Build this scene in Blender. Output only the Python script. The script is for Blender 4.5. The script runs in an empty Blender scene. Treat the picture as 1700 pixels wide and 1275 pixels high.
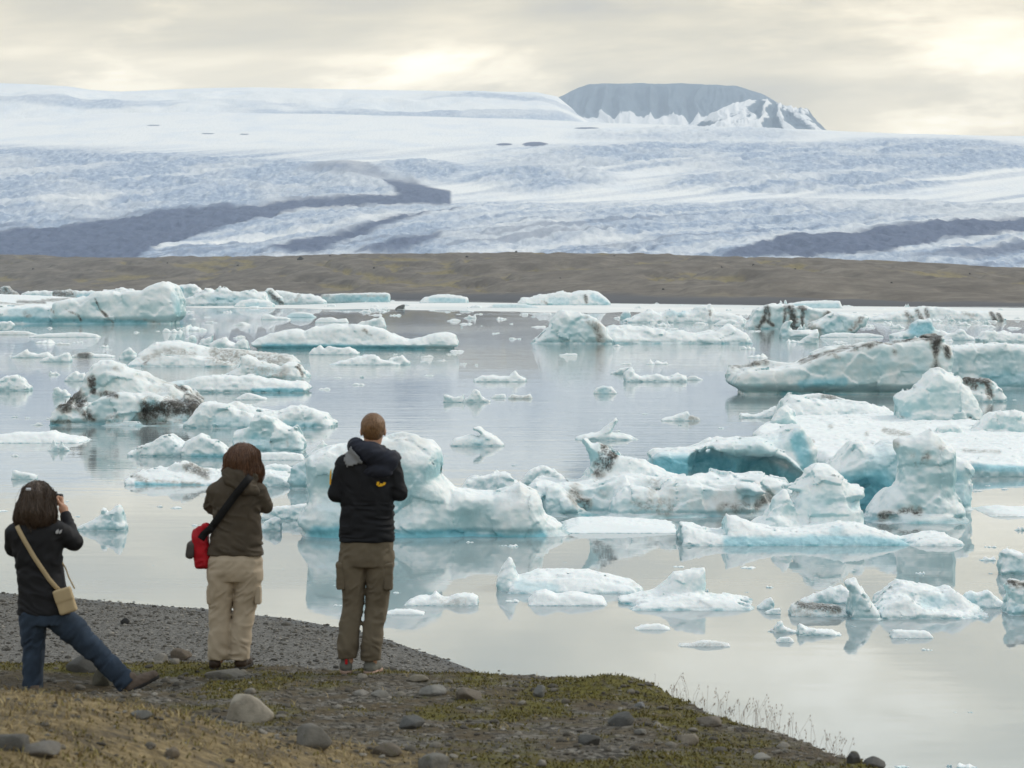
import bpy, math, random
import numpy as np
from mathutils import Vector, Matrix

# ------------------------------------------------------------------ camera, world, sun, exposure
F_PX, HORIZON, CAM_H = 4000.0, 478.0, 6.0           # focal length in photo pixels, horizon row, eye height over water
PITCH = math.atan((637.5 - HORIZON) / F_PX)
CP, SP = math.cos(PITCH), math.sin(PITCH)
scene = bpy.context.scene
col = scene.collection
cam_data = bpy.data.cameras.new('camera')
cam = bpy.data.objects.new('camera', cam_data)
col.objects.link(cam)
cam.location = (0, 0, CAM_H)
cam.rotation_euler = (math.pi / 2 - PITCH, 0, 0)
cam_data.sensor_width = 36.0
cam_data.lens = 36.0 * F_PX / 1700.0
cam_data.clip_start = 0.5
cam_data.clip_end = 80000
cam_data.dof.use_dof = True
cam_data.dof.focus_distance = 62.0
cam_data.dof.aperture_fstop = 7.1
scene.camera = cam

SUN_EL, SUN_AZ = math.radians(38), math.radians(62)  # azimuth measured from +Y (view) towards +X
scene.view_settings.view_transform = 'Standard'
scene.view_settings.look = 'None'
scene.view_settings.exposure = 0.1
scene.view_settings.gamma = 1.0
scene.render.engine = 'CYCLES'
scene.cycles.use_denoising = True
scene.cycles.volume_bounces = 1
scene.cycles.max_bounces = 8
scene.cycles.transparent_max_bounces = 8

world = bpy.data.worlds.new('World')
scene.world = world
world.use_nodes = True


class NT:
    """small helper to wire node trees"""
    def __init__(self, tree):
        self.t = tree
        self.n = tree.nodes
        self.l = tree.links

    def __call__(self, kind, **kw):
        nd = self.n.new(kind)
        ins = kw.pop('ins', {})
        for k, v in kw.items():
            setattr(nd, k, v)
        for k, v in ins.items():
            s = nd.inputs[k]
            if isinstance(v, bpy.types.NodeSocket):
                self.l.new(v, s)
            else:
                s.default_value = v
        return nd

    def math(self, op, a, b=0.0, c=0.0, clamp=False):
        nd = self('ShaderNodeMath', operation=op, use_clamp=clamp)
        for i, v in enumerate((a, b, c)):
            if isinstance(v, bpy.types.NodeSocket):
                self.l.new(v, nd.inputs[i])
            else:
                nd.inputs[i].default_value = v
        return nd.outputs[0]

    def ramp(self, fac, stops, interp='LINEAR'):
        nd = self('ShaderNodeValToRGB')
        cr = nd.color_ramp
        cr.interpolation = interp
        while len(cr.elements) < len(stops):
            cr.elements.new(0.5)
        for e, (p, c) in zip(cr.elements, stops):
            e.position = p
            e.color = tuple(c) + (1,) if not isinstance(c, (int, float)) else (c, c, c, 1)
        self.l.new(fac, nd.inputs[0])
        return nd.outputs[0]

    def step(self, v, a, b):
        nd = self('ShaderNodeMapRange', interpolation_type='SMOOTHSTEP', clamp=True)
        self.l.new(v, nd.inputs[0])
        nd.inputs[1].default_value = a
        nd.inputs[2].default_value = b
        return nd.outputs[0]

    def mix(self, f, a, b, blend='MIX'):
        nd = self('ShaderNodeMix', data_type='RGBA', blend_type=blend)
        for i, v in ((0, f), (6, a), (7, b)):
            s = nd.inputs[i]
            if isinstance(v, bpy.types.NodeSocket):
                self.l.new(v, s)
            elif i == 0:
                s.default_value = v
            else:
                s.default_value = tuple(v) + (1,)
        return nd.outputs[2]

    def noise(self, vec, scale, detail=4.0, rough=0.55, dist=0.0):
        nd = self('ShaderNodeTexNoise', ins={'Scale': scale, 'Detail': detail, 'Roughness': rough, 'Distortion': dist})
        if vec is not None:
            self.l.new(vec, nd.inputs['Vector'])
        return nd.outputs[0]

    def mapping(self, vec, loc=(0, 0, 0), scale=(1, 1, 1)):
        nd = self('ShaderNodeMapping', ins={'Vector': vec, 'Location': loc, 'Scale': scale})
        return nd.outputs[0]


def build_world():
    t = NT(world.node_tree)
    bg = t.n['Background']
    sky = t('ShaderNodeTexSky', sky_type='NISHITA', sun_disc=False, sun_elevation=SUN_EL,
            sun_rotation=SUN_AZ, air_density=1.0, dust_density=1.5, ozone_density=1.0)
    skyc = t.mix(1.0, sky.outputs[0], (0.10, 0.10, 0.10), 'MULTIPLY')
    g = t('ShaderNodeTexCoord').outputs['Generated']
    # clouds: stretched along the horizon, whole sky
    v1 = t.mapping(g, (1.3, 0.2, 0.35), (1.0, 1.0, 3.6))
    n1 = t.noise(v1, 5.2, 7.0, 0.55, 0.5)
    v2 = t.mapping(g, (4.1, 2.2, 0.7), (1.0, 1.0, 7.0))
    n2 = t.noise(v2, 3.2, 5.0, 0.5, 0.2)
    lum = t.math('ADD', t.math('MULTIPLY', n1, 0.62), t.math('MULTIPLY', n2, 0.38))
    n3 = t.noise(t.mapping(g, (0.62, 0.1, 0.2), (1.0, 1.0, 3.4)), 8.0, 7.0, 0.55, 0.25)
    lum = t.math('ADD', t.math('MULTIPLY', lum, 0.86), t.math('ADD', t.math('MULTIPLY', t.step(n3, 0.45, 0.62), 0.095), 0.036))
    cloud = t.ramp(lum, [(0.36, (0.62, 0.56, 0.44)), (0.44, (0.82, 0.72, 0.51)), (0.50, (1.05, 0.91, 0.64)),
                         (0.56, (1.38, 1.21, 0.88)), (0.64, (1.72, 1.58, 1.30))])
    # clouds warm near the horizon, tinted cool overhead to light the ice less cream
    up = t.step(t('ShaderNodeSeparateXYZ', ins={0: g}).outputs[2], 0.09, 0.34)
    lumc = t.ramp(lum, [(0.34, (0.50, 0.56, 0.61)), (0.5, (0.67, 0.74, 0.79)), (0.68, (0.92, 0.97, 1.0))])
    cloud = t.mix(up, cloud, lumc)
    cover = t.step(lum, 0.26, 0.40)
    cover = t.math('MULTIPLY_ADD', cover, 0.25, 0.75)
    c = t.mix(cover, skyc, cloud)
    t.l.new(c, bg.inputs[0])
    bg.inputs[1].default_value = 1.0


build_world()
sun_data = bpy.data.lights.new('sun', 'SUN')
sun_data.energy = 1.5
sun_data.angle = math.radians(12)
sun_data.color = (1.0, 0.91, 0.78)
sun = bpy.data.objects.new('sun', sun_data)
col.objects.link(sun)
sdir = Vector((math.sin(SUN_AZ) * math.cos(SUN_EL), math.cos(SUN_AZ) * math.cos(SUN_EL), math.sin(SUN_EL)))
sun.rotation_euler = sdir.to_track_quat('Z', 'Y').to_euler()

# ------------------------------------------------------------------ pixels to places
def ray(px, py):
    px, py = np.asarray(px, float), np.asarray(py, float)
    a, b = (px - 850.0) / F_PX, -(py - 637.5) / F_PX
    return a, CP + b * SP, -SP + b * CP               # world x, y, z of the viewing ray


def on_plane(px, py, z=0.0):
    dx, dy, dz = ray(px, py)
    k = (z - CAM_H) / dz
    return dx * k, dy * k


def at_depth(px, py, Y):
    dx, dy, dz = ray(px, py)
    k = Y / dy
    return dx * k, CAM_H + dz * k


# ------------------------------------------------------------------ numeric helpers: noise, distance fields, surface nets
RNG = np.random.default_rng(7)
LAT = RNG.random((64, 64, 64)).astype(np.float32) * 2 - 1


def vnoise(x, y, z):
    x, y, z = (np.asarray(v, np.float32) for v in (x, y, z))
    xi, yi, zi = np.floor(x), np.floor(y), np.floor(z)
    fx, fy, fz = x - xi, y - yi, z - zi
    fx, fy, fz = (f * f * (3 - 2 * f) for f in (fx, fy, fz))
    xi, yi, zi = (v.astype(np.int32) & 63 for v in (xi, yi, zi))
    x1, y1, z1 = (xi + 1) & 63, (yi + 1) & 63, (zi + 1) & 63
    a = LAT[xi, yi, zi] * (1 - fx) + LAT[x1, yi, zi] * fx
    b = LAT[xi, y1, zi] * (1 - fx) + LAT[x1, y1, zi] * fx
    c = LAT[xi, yi, z1] * (1 - fx) + LAT[x1, yi, z1] * fx
    d = LAT[xi, y1, z1] * (1 - fx) + LAT[x1, y1, z1] * fx
    return (a * (1 - fy) + b * fy) * (1 - fz) + (c * (1 - fy) + d * fy) * fz


def fbm(x, y, z, octaves=4, gain=0.5):
    s, a, f, tot = 0.0, 1.0, 1.0, 0.0
    for i in range(octaves):
        s = s + a * vnoise(x * f + 17.3 * i, y * f + 5.1 * i, z * f + 9.7 * i)
        tot += a
        a *= gain
        f *= 2.03
    return s / tot


def sstep(a, b, v):
    t = np.clip((v - a) / (b - a + 1e-9), 0, 1)
    return t * t * (3 - 2 * t)


def poly_sdf(poly, X, Y):
    poly = np.asarray(poly, float)
    n = len(poly)
    best = np.full(X.shape, 1e18)
    inside = np.zeros(X.shape, bool)
    for i in range(n):
        ax, ay = poly[i]
        bx, by = poly[(i + 1) % n]
        ex, ey = bx - ax, by - ay
        t = np.clip(((X - ax) * ex + (Y - ay) * ey) / (ex * ex + ey * ey + 1e-12), 0, 1)
        best = np.minimum(best, (X - ax - t * ex) ** 2 + (Y - ay - t * ey) ** 2)
        if ay != by:
            hit = ((ay > Y) != (by > Y)) & (X < ex * (Y - ay) / (by - ay) + ax)
            inside ^= hit
    d = np.sqrt(best)
    return np.where(inside, -d, d)


def line_dist(pts, X, Y):
    best = np.full(X.shape, 1e18)
    pts = np.asarray(pts, float)
    if len(pts) == 1:
        return np.hypot(X - pts[0, 0], Y - pts[0, 1])
    for (ax, ay), (bx, by) in zip(pts[:-1], pts[1:]):
        ex, ey = bx - ax, by - ay
        t = np.clip(((X - ax) * ex + (Y - ay) * ey) / (ex * ex + ey * ey + 1e-12), 0, 1)
        best = np.minimum(best, (X - ax - t * ex) ** 2 + (Y - ay - t * ey) ** 2)
    return np.sqrt(best)


def smin(a, b, k):
    h = np.clip(0.5 + 0.5 * (b - a) / k, 0, 1)
    return b * (1 - h) + a * h - k * h * (1 - h)


def smax(a, b, k):
    return -smin(-a, -b, k)


def surface_nets(v, org, cell):
    """iso-surface v = 0 of a sampled field; returns vertices and quads"""
    v = v.astype(np.float32)
    big = float(np.max(cell))
    for ax in range(3):
        sl = [slice(None)] * 3
        for e in (0, -1):
            sl[ax] = e
            v[tuple(sl)] = np.maximum(v[tuple(sl)], big * 0.5)
    s = v < 0
    nx, ny, nz = v.shape
    corners = [(i, j, k) for i in (0, 1) for j in (0, 1) for k in (0, 1)]
    cut = lambda a, c: a[c[0]:nx - 1 + c[0], c[1]:ny - 1 + c[1], c[2]:nz - 1 + c[2]]
    cnt = np.zeros((nx - 1, ny - 1, nz - 1), np.uint8)
    for c in corners:
        cnt += cut(s, c)
    act = (cnt > 0) & (cnt < 8)
    idx = np.argwhere(act)
    if len(idx) == 0:
        return np.zeros((0, 3)), np.zeros((0, 4), int)
    num = np.full(act.shape, -1, np.int64)
    num[act] = np.arange(len(idx))
    vals = {c: v[idx[:, 0] + c[0], idx[:, 1] + c[1], idx[:, 2] + c[2]] for c in corners}
    acc = np.zeros((len(idx), 3))
    wt = np.zeros(len(idx))
    for a in corners:
        for ax in range(3):
            if a[ax] == 0:
                b = list(a)
                b[ax] = 1
                va, vb = vals[a], vals[tuple(b)]
                m = (va < 0) != (vb < 0)
                t = np.where(m, va / np.where(va == vb, 1, va - vb), 0)
                p = np.tile(np.array(a, float), (len(idx), 1))
                p[:, ax] = t
                acc[m] += p[m]
                wt[m] += 1
    verts = (idx + acc / wt[:, None]) * cell + org
    quads = []
    for ax in range(3):
        o1, o2 = [(1, 2), (2, 0), (0, 1)][ax]
        sa = [slice(None)] * 3
        sb = [slice(None)] * 3
        sa[ax] = slice(0, -1)
        sb[ax] = slice(1, None)
        A, B = s[tuple(sa)], s[tuple(sb)]
        e = np.argwhere(A != B)
        ok = (e[:, o1] > 0) & (e[:, o2] > 0) & (e[:, o1] < v.shape[o1] - 1) & (e[:, o2] < v.shape[o2] - 1)
        e = e[ok]
        flip = ~A[e[:, 0], e[:, 1], e[:, 2]]
        q = []
        for d1, d2 in ((-1, -1), (0, -1), (0, 0), (-1, 0)):
            c = e.copy()
            c[:, o1] += d1
            c[:, o2] += d2
            q.append(num[c[:, 0], c[:, 1], c[:, 2]])
        q = np.stack(q, 1)
        q[flip] = q[flip][:, ::-1]
        quads.append(q)
    q = np.concatenate(quads)
    return verts, q[(q >= 0).all(1)]


def np_mesh(name, verts, faces, mat=None, smooth=True, attrs=None):
    me = bpy.data.meshes.new(name)
    verts = np.ascontiguousarray(verts, np.float32)
    faces = np.ascontiguousarray(faces, np.int32)
    n, k = faces.shape
    me.vertices.add(len(verts))
    me.vertices.foreach_set('co', verts.ravel())
    me.loops.add(n * k)
    me.loops.foreach_set('vertex_index', faces.ravel())
    me.polygons.add(n)
    me.polygons.foreach_set('loop_start', np.arange(0, n * k, k, dtype=np.int32))
    me.update(calc_edges=True)
    me.validate()
    me.polygons.foreach_set('use_smooth', np.full(len(me.polygons), smooth))
    for an, av in (attrs or {}).items():
        at = me.attributes.new(an, 'FLOAT', 'POINT')
        at.data.foreach_set('value', np.ascontiguousarray(av, np.float32))
    if mat:
        me.materials.append(mat)
    return me


def add(name, me, parent=None, loc=(0, 0, 0), rot=(0, 0, 0), scale=(1, 1, 1)):
    o = bpy.data.objects.new(name, me)
    col.objects.link(o)
    o.location, o.rotation_euler, o.scale = loc, rot, scale
    if parent:
        o.parent = parent
    return o


def tag(o, label=None, cat=None, group=None, kind=None):
    for k, v in (('label', label), ('category', cat), ('group', group), ('kind', kind)):
        if v:
            o[k] = v
    return o


def grid_faces(nu, nv):
    i = np.arange(nu * nv).reshape(nu, nv)
    return np.stack([i[:-1, :-1], i[1:, :-1], i[1:, 1:], i[:-1, 1:]], -1).reshape(-1, 4)


def new_mat(name):
    m = bpy.data.materials.new(name)
    m.use_nodes = True
    t = NT(m.node_tree)
    return m, t, t.n['Principled BSDF']


# ------------------------------------------------------------------ materials of the setting
def mat_ice():
    m, t, b = new_mat('glacier_ice')
    geo = t('ShaderNodeNewGeometry')
    pos = geo.outputs['Position']
    sep = t('ShaderNodeSeparateXYZ', ins={0: pos})
    nor = t('ShaderNodeSeparateXYZ', ins={0: geo.outputs['Normal']})
    at_ = lambda n: t('ShaderNodeAttribute', attribute_name=n).outputs['Fac']
    dirt, blue, size = at_('dirt'), at_('blue'), at_('size')
    rel = t.math('DIVIDE', 1.0, size)
    obj = t('ShaderNodeTexCoord').outputs['Object']
    sv = t('ShaderNodeVectorMath', operation='SCALE', ins={0: obj, 3: rel}).outputs[0]
    nb = t.noise(sv, 2.2, 4, 0.55)
    nf = t.noise(sv, 9.0, 5, 0.6)
    ng = t.noise(sv, 34.0, 4, 0.6)
    # bright tops and shaded sides put into colour: clear ice against weathered white crust
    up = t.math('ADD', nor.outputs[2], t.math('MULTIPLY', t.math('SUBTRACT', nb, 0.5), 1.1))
    crust_lit = t.step(up, -0.20, 0.72)
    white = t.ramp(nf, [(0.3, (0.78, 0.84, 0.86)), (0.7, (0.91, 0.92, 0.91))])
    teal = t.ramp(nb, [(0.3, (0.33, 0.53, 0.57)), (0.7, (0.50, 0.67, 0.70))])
    c = t.mix(crust_lit, teal, white)
    deep = t.ramp(nf, [(0.3, (0.13, 0.44, 0.54)), (0.75, (0.28, 0.62, 0.72))])
    c = t.mix(t.math('MULTIPLY', blue, 0.9, clamp=True), c, deep)
    # melt line at the water: wet, clear ice
    h = t.math('MULTIPLY', sep.outputs[2], rel)
    wet = t.math('SUBTRACT', 1.0, t.step(t.math('ADD', h, t.math('MULTIPLY', t.math('SUBTRACT', nf, 0.5), 0.06)), 0.02, 0.10))
    c = t.mix(t.math('MULTIPLY', wet, t.step(nb, 0.30, 0.75)), c, (0.09, 0.31, 0.36))
    # ash: a grey film that thickens to black grit
    film = t.math('MULTIPLY', t.step(t.math('ADD', nb, t.math('MULTIPLY', nf, 0.5)), 0.50, 0.95), t.step(dirt, 0.0, 0.5))
    c = t.mix(t.math('MULTIPLY', film, 0.75), c, (0.34, 0.33, 0.29))
    sp = t.math('ADD', dirt, t.math('MULTIPLY', t.math('SUBTRACT', ng, 0.5), 1.2))
    sp = t.math('ADD', sp, t.math('MULTIPLY', t.math('SUBTRACT', nf, 0.5), 1.3))
    dm = t.math('MULTIPLY', t.step(sp, 0.30, 1.15), t.step(dirt, 0.02, 0.45))
    ash = t.ramp(nf, [(0.3, (0.022, 0.022, 0.022)), (0.7, (0.085, 0.080, 0.070))])
    c = t.mix(dm, c, ash)
    t.l.new(c, b.inputs['Base Color'])
    t.l.new(t.math('SUBTRACT', 0.55, t.math('MULTIPLY', wet, 0.35)), b.inputs['Roughness'])
    b.inputs['IOR'].default_value = 1.31
    b.inputs['Specular IOR Level'].default_value = 0.35
    b.subsurface_method = 'RANDOM_WALK' if hasattr(b, 'subsurface_method') else None
    b.inputs['Subsurface Weight'].default_value = 0.10
    b.inputs['Subsurface Radius'].default_value = (0.25, 0.75, 1.0)
    t.l.new(t.math('MULTIPLY', size, 0.10), b.inputs['Subsurface Scale'])
    hh = t.math('ADD', t.math('MULTIPLY', nf, 0.6), t.math('MULTIPLY', ng, 0.35))
    bp = t('ShaderNodeBump', ins={'Height': hh, 'Strength': 0.45, 'Distance': t.math('MULTIPLY', size, 0.035)})
    t.l.new(bp.outputs[0], b.inputs['Normal'])
    return m


def mat_water():
    m, t, b = new_mat('lagoon_water')
    pos = t('ShaderNodeNewGeometry').outputs['Position']
    b.inputs['Base Color'].default_value = (0.295, 0.350, 0.365, 1)
    b.inputs['Roughness'].default_value = 0.008
    b.inputs['IOR'].default_value = 1.333
    b.inputs['Specular IOR Level'].default_value = 0.75
    wind = t.step(t.noise(t.mapping(pos, (3, 8, 0), (0.011, 0.006, 1)), 1.0, 3, 0.5), 0.44, 0.62)
    far = t.step(t('ShaderNodeSeparateXYZ', ins={0: pos}).outputs[1], 60, 110)
    wind = t.math('MULTIPLY_ADD', t.math('MULTIPLY', wind, far), 0.9, 0.05)
    wind = t.math('ADD', wind, t.math('MULTIPLY', far, 0.22))
    r1 = t.noise(t.mapping(pos, (0, 0, 0), (0.30, 1.1, 1)), 1.0, 4, 0.55, 0.4)
    r2 = t.noise(t.mapping(pos, (9, 4, 0), (0.05, 0.28, 1)), 1.0, 3, 0.5)
    hh = t.math('MULTIPLY', t.math('ADD', r1, t.math('MULTIPLY', r2, 1.6)), wind)
    bp = t('ShaderNodeBump', ins={'Height': hh, 'Strength': 0.5, 'Distance': 0.08})
    t.l.new(bp.outputs[0], b.inputs['Normal'])
    return m


MAT = {'ice': mat_ice(), 'water': mat_water()}

# ------------------------------------------------------------------ the setting: water, far land
def build_water():
    xs = np.array([-40000, -3000, -300, -60, 0, 60, 300, 3000, 40000], float)
    ys = np.array([-60, 20, 60, 120, 300, 900, 3000, 12000, 60000], float)
    X, Y = np.meshgrid(xs, ys, indexing='ij')
    v = np.stack([X, Y, np.zeros_like(X)], -1).reshape(-1, 3)
    tag(add('lagoon_water', np_mesh('lagoon_water', v, grid_faces(9, 9), MAT['water'])), 'still milky lagoon water', 'water', kind='structure')


def interp(pts, x):
    p = np.asarray(pts, float)
    return np.interp(x, p[:, 0], p[:, 1])


def mat_moraine():
    m, t, b = new_mat('moraine')
    pos = t('ShaderNodeNewGeometry').outputs['Position']
    n1 = t.noise(pos, 0.012, 5, 0.6, 0.6)
    n2 = t.noise(pos, 0.05, 6, 0.72)
    n3 = t.noise(pos, 0.35, 3, 0.6)
    moss = t('ShaderNodeAttribute', attribute_name='moss').outputs['Fac']
    grey = t.ramp(n2, [(0.25, (0.085, 0.073, 0.062)), (0.5, (0.155, 0.135, 0.112)), (0.75, (0.25, 0.222, 0.185))])
    grn = t.ramp(n3, [(0.3, (0.165, 0.138, 0.075)), (0.7, (0.265, 0.22, 0.12))])
    f = t.math('ADD', moss, t.math('MULTIPLY', t.math('SUBTRACT', n1, 0.5), 1.2))
    f = t.math('ADD', f, t.math('MULTIPLY', t.math('SUBTRACT', n2, 0.5), 0.9))
    c = t.mix(t.step(f, 0.22, 0.75), grey, grn)
    shore = t('ShaderNodeAttribute', attribute_name='shore').outputs['Fac']
    c = t.mix(shore, c, (0.10, 0.10, 0.105))
    t.l.new(c, b.inputs['Base Color'])
    b.inputs['Roughness'].default_value = 0.95
    b.inputs['Specular IOR Level'].default_value = 0.15
    return m


def build_moraine():
    px = np.concatenate([np.linspace(-2600, -500, 110)[:-1], np.linspace(-500, 2200, 540), np.linspace(2200, 4300, 110)[1:]])
    t = np.concatenate([np.linspace(-0.03, 1.0, 90), np.linspace(1.03, 1.8, 16)])
    shore = interp([(-2600, 491), (-500, 489), (0, 490), (650, 497), (850, 500), (1000, 502), (1300, 506), (1700, 509), (2300, 514), (4300, 516)], px)
    ridge = interp([(-2600, 436), (-500, 428), (-200, 426), (0, 421), (60, 424), (110, 427), (200, 428), (300, 428), (430, 426), (500, 427), (600, 424),
                    (760, 420), (850, 417), (950, 419), (1100, 420), (1250, 425), (1400, 431), (1550, 437), (1700, 445), (2000, 452), (4300, 455)], px)
    sx, sy = on_plane(px, shore, 0.0)
    ry = sy + 760
    rx, rz = at_depth(px, ridge, ry)
    T, _ = np.meshgrid(t, px, indexing='ij')
    T = T.T
    X = sx[:, None] + (rx - sx)[:, None] * T
    Y = sy[:, None] + (ry - sy)[:, None] * T
    prof = np.where(T < 1, 0.45 * np.clip(T, 0, 1) ** 0.6 + 0.55 * sstep(0, 1, T) , 1 - 0.9 * (T - 1))
    prof = np.where(T < 0, T * 3, prof)
    Z = rz[:, None] * prof
    hum = fbm(X / 130, Y / 90, 0 * X + 3, 5, 0.55)
    gul = np.abs(fbm(X / 45 + hum * 1.5, Y / 260, 0 * X + 8, 4, 0.55))
    env = sstep(0.0, 0.25, T) * (1 - sstep(0.75, 1.0, T) * 0.7)
    Z = Z + env * (hum * 8.0 - (0.25 - np.minimum(gul, 0.25)) * 15.0)
    Z = Z + fbm(X / 16, Y / 22, 0 * X, 4) * 1.3 * sstep(0.0, 0.1, T)
    moss = sstep(0.14, 0.0, gul) * 0.75 * sstep(0.05, 0.3, T) + 0.22 * fbm(X / 300, Y / 200, 0 * X, 3) + 0.08
    v = np.stack([X, Y, Z], -1).reshape(-1, 3)
    me = np_mesh('moraine_hill', v, grid_faces(len(px), len(t)), mat_moraine(),
                 attrs={'moss': moss.ravel(), 'shore': (sstep(0.10, 0.04, T + 0.02 * hum)).ravel()})
    tag(add('moraine_hill', me), 'low brown moraine hill along the far shore', 'hill', kind='structure')


def mat_glacier():
    m, t, b = new_mat('glacier_surface')
    geo = t('ShaderNodeNewGeometry')
    pos = geo.outputs['Position']
    deb = t('ShaderNodeAttribute', attribute_name='debris').outputs['Fac']
    bare_shade = t('ShaderNodeAttribute', attribute_name='bare_shade').outputs['Fac']
    n1 = t.noise(t.mapping(pos, (0, 0, 0), (0.006, 0.003, 0.008)), 1.0, 6, 0.6, 0.3)
    n2 = t.noise(t.mapping(pos, (5, 3, 0), (0.075, 0.022, 0.05)), 1.0, 6, 0.62, 0.3)
    n4 = t.noise(t.mapping(pos, (2, 7, 0), (0.0035, 0.0016, 0.004)), 1.0, 4, 0.6, 0.4)
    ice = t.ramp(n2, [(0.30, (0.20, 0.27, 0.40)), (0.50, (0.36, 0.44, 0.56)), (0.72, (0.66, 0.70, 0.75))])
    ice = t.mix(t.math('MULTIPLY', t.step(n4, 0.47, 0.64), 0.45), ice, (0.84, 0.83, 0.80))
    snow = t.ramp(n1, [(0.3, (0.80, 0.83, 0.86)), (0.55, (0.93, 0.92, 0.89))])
    c = t.mix(bare_shade, snow, ice)  # blue cloud shade and sunlit cream painted into the ice and snow colours
    dirt = t.ramp(n2, [(0.3, (0.050, 0.075, 0.145)), (0.7, (0.105, 0.14, 0.235))])  # debris tone with the blue of haze mixed into its colour
    f = t.math('ADD', deb, t.math('MULTIPLY', t.math('SUBTRACT', n2, 0.5), 0.35))
    c = t.mix(t.math('MULTIPLY', t.step(f, 0.15, 0.8), t.step(deb, 0.02, 0.2)), c, dirt)
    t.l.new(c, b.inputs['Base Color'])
    b.inputs['Roughness'].default_value = 0.8
    b.inputs['Specular IOR Level'].default_value = 0.2
    bp = t('ShaderNodeBump', ins={'Height': n2, 'Strength': 0.5, 'Distance': 8.0})
    t.l.new(bp.outputs[0], b.inputs['Normal'])
    return m


GLACIER_Y = [(90, 13000), (140, 11000), (150, 10500), (180, 9300), (200, 8700), (225, 7900), (250, 7200), (280, 6500), (310, 5900),
             (340, 5400), (370, 5000), (400, 4600), (430, 4200), (460, 3800)]


def build_glacier():
    mat = mat_glacier()
    px = np.concatenate([np.linspace(-2400, -300, 160)[:-1], np.linspace(-300, 2000, 680), np.linspace(2000, 4100, 160)[1:]])
    sky = interp([(-2400, 230), (-700, 212), (0, 199), (90, 194), (190, 187), (300, 186), (400, 187), (520, 189), (700, 193), (850, 197), (1000, 203),
                  (1160, 210), (1365, 216), (1500, 222), (1700, 226), (2400, 232), (4100, 245)], px)
    sky = sky + 1.2 * fbm(px / 90, 0 * px, 0 * px, 3)
    u = np.linspace(0, 1, 330)
    U, P = np.meshgrid(u, px, indexing='xy')
    ROW = 462 + (sky[:, None] - 462) * U
    Y = interp(GLACIER_Y, ROW)
    X, Z = at_depth(P, ROW, Y)
    # shape of the ice: steps, swells and crevasse fields
    left_lobe = poly_sdf([(-700, 235), (0, 243), (250, 250), (480, 258), (640, 296), (745, 322), (745, 340), (600, 343), (300, 352), (0, 385), (-700, 420)], P, ROW)
    crev_right = np.maximum.reduce([sstep(1.0, 0.5, np.hypot((P - cx) / rx, (ROW - cy) / ry)) for cx, cy, rx, ry in
                                    [(1180, 262, 480, 34), (1520, 262, 330, 40), (1330, 305, 300, 22), (900, 300, 160, 26),
                                     (1150, 225, 260, 16), (690, 285, 110, 22), (1500, 345, 420, 20)]])
    low = sstep(325, 350, ROW)
    rough = np.clip(np.maximum(np.maximum(sstep(8, -20, left_lobe), crev_right), low * 0.8), 0, 1)
    cre = 1 - np.abs(fbm(X / 34, Y / 80, 0 * X + 4, 4, 0.62)) * 2.6
    cre2 = 1 - np.abs(fbm(X / 170 + 3, Y / 260, 0 * X + 14, 4, 0.55)) * 2.2
    swell = fbm(X / 700, Y / 800, 0 * X + 2, 3)
    Z = Z + rough * (cre * 8 + cre2 * 10) + swell * 42 * sstep(0.02, 0.25, U) * (1 - U)
    hill = np.exp(-(((P - 572) / 52) ** 2 + ((ROW - 284) / 16) ** 2))
    Z = Z + hill * 22
    deb_polys = [
        ([(-700, 410), (0, 388), (150, 370), (300, 351), (480, 337), (600, 333), (680, 326), (745, 320), (746, 339), (640, 346), (500, 355), (420, 368),
          (330, 386), (260, 412), (225, 430), (-700, 470)], 1.0),
        ([(636, 302), (690, 305), (745, 320), (746, 339), (690, 339), (655, 322)], 1.0),
        ([(495, 284), (530, 274), (572, 270), (612, 274), (650, 300), (600, 300), (550, 294)], 0.48),
        ([(430, 425), (500, 406), (620, 381), (740, 355), (770, 349), (650, 386), (570, 410), (520, 428)], 0.8),
        ([(590, 428), (650, 405), (738, 401), (720, 415), (660, 428)], 0.75),
        ([(1200, 436), (1300, 405), (1450, 389), (1700, 371), (2400, 330), (2400, 380), (1700, 398), (1560, 405), (1480, 432)], 1.0),
        ([(1500, 440), (1600, 418), (1720, 410), (1720, 425), (1620, 440)], 0.6),
        ([(0, 375), (120, 365), (330, 349), (330, 352), (140, 370), (0, 380)], 0.6)]
    deb = np.zeros_like(P)
    wob = fbm(P / 110, ROW / 10, 0 * P, 4) * 5
    for poly, s in deb_polys:
        deb = np.maximum(deb, s * sstep(9, -7, poly_sdf(poly, P, ROW) + wob))
    for cx, cy, rx, ry in [(888, 241, 24, 6), (837, 240, 16, 2.6), (255, 208, 14, 1.3), (345, 222, 14, 1.2), (405, 223, 9, 1.2), (975, 213, 26, 2)]:
        deb = np.maximum(deb, 0.8 * sstep(1.0, 0.6, np.hypot((P - cx) / rx, (ROW - cy) / ry) + wob * 0.04))
    streak = fbm(P / 260 + ROW / 60, (ROW + P * 0.10) / 5.0, 0 * P, 4)
    deb = np.maximum(deb, low * sstep(0.1, 0.45, streak) * 0.45)
    bare_shade = np.clip(0.72 * rough + 0.28 * sstep(236, 250, ROW) + 1.1 * streak * sstep(235, 255, ROW), 0, 1) * sstep(216, 242, ROW + wob + 8 * sstep(700, 1100, P))  # mask of exposed ice, also carrying the cloud shade as colour
    bare_shade = np.where(P < 700, bare_shade * sstep(236, 247, ROW + 0.012 * (250 - P)), bare_shade)
    v = np.stack([X, Y, Z], -1).reshape(-1, 3)
    me = np_mesh('glacier', v, grid_faces(len(px), len(u)), mat, attrs={'debris': deb.ravel(), 'bare_shade': bare_shade.ravel()})
    tag(add('glacier', me), 'broad crevassed glacier with dark debris bands', 'glacier', kind='structure')

    # ice cap behind, upper left to centre
    px = np.linspace(-2500, 985, 640)
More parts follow.
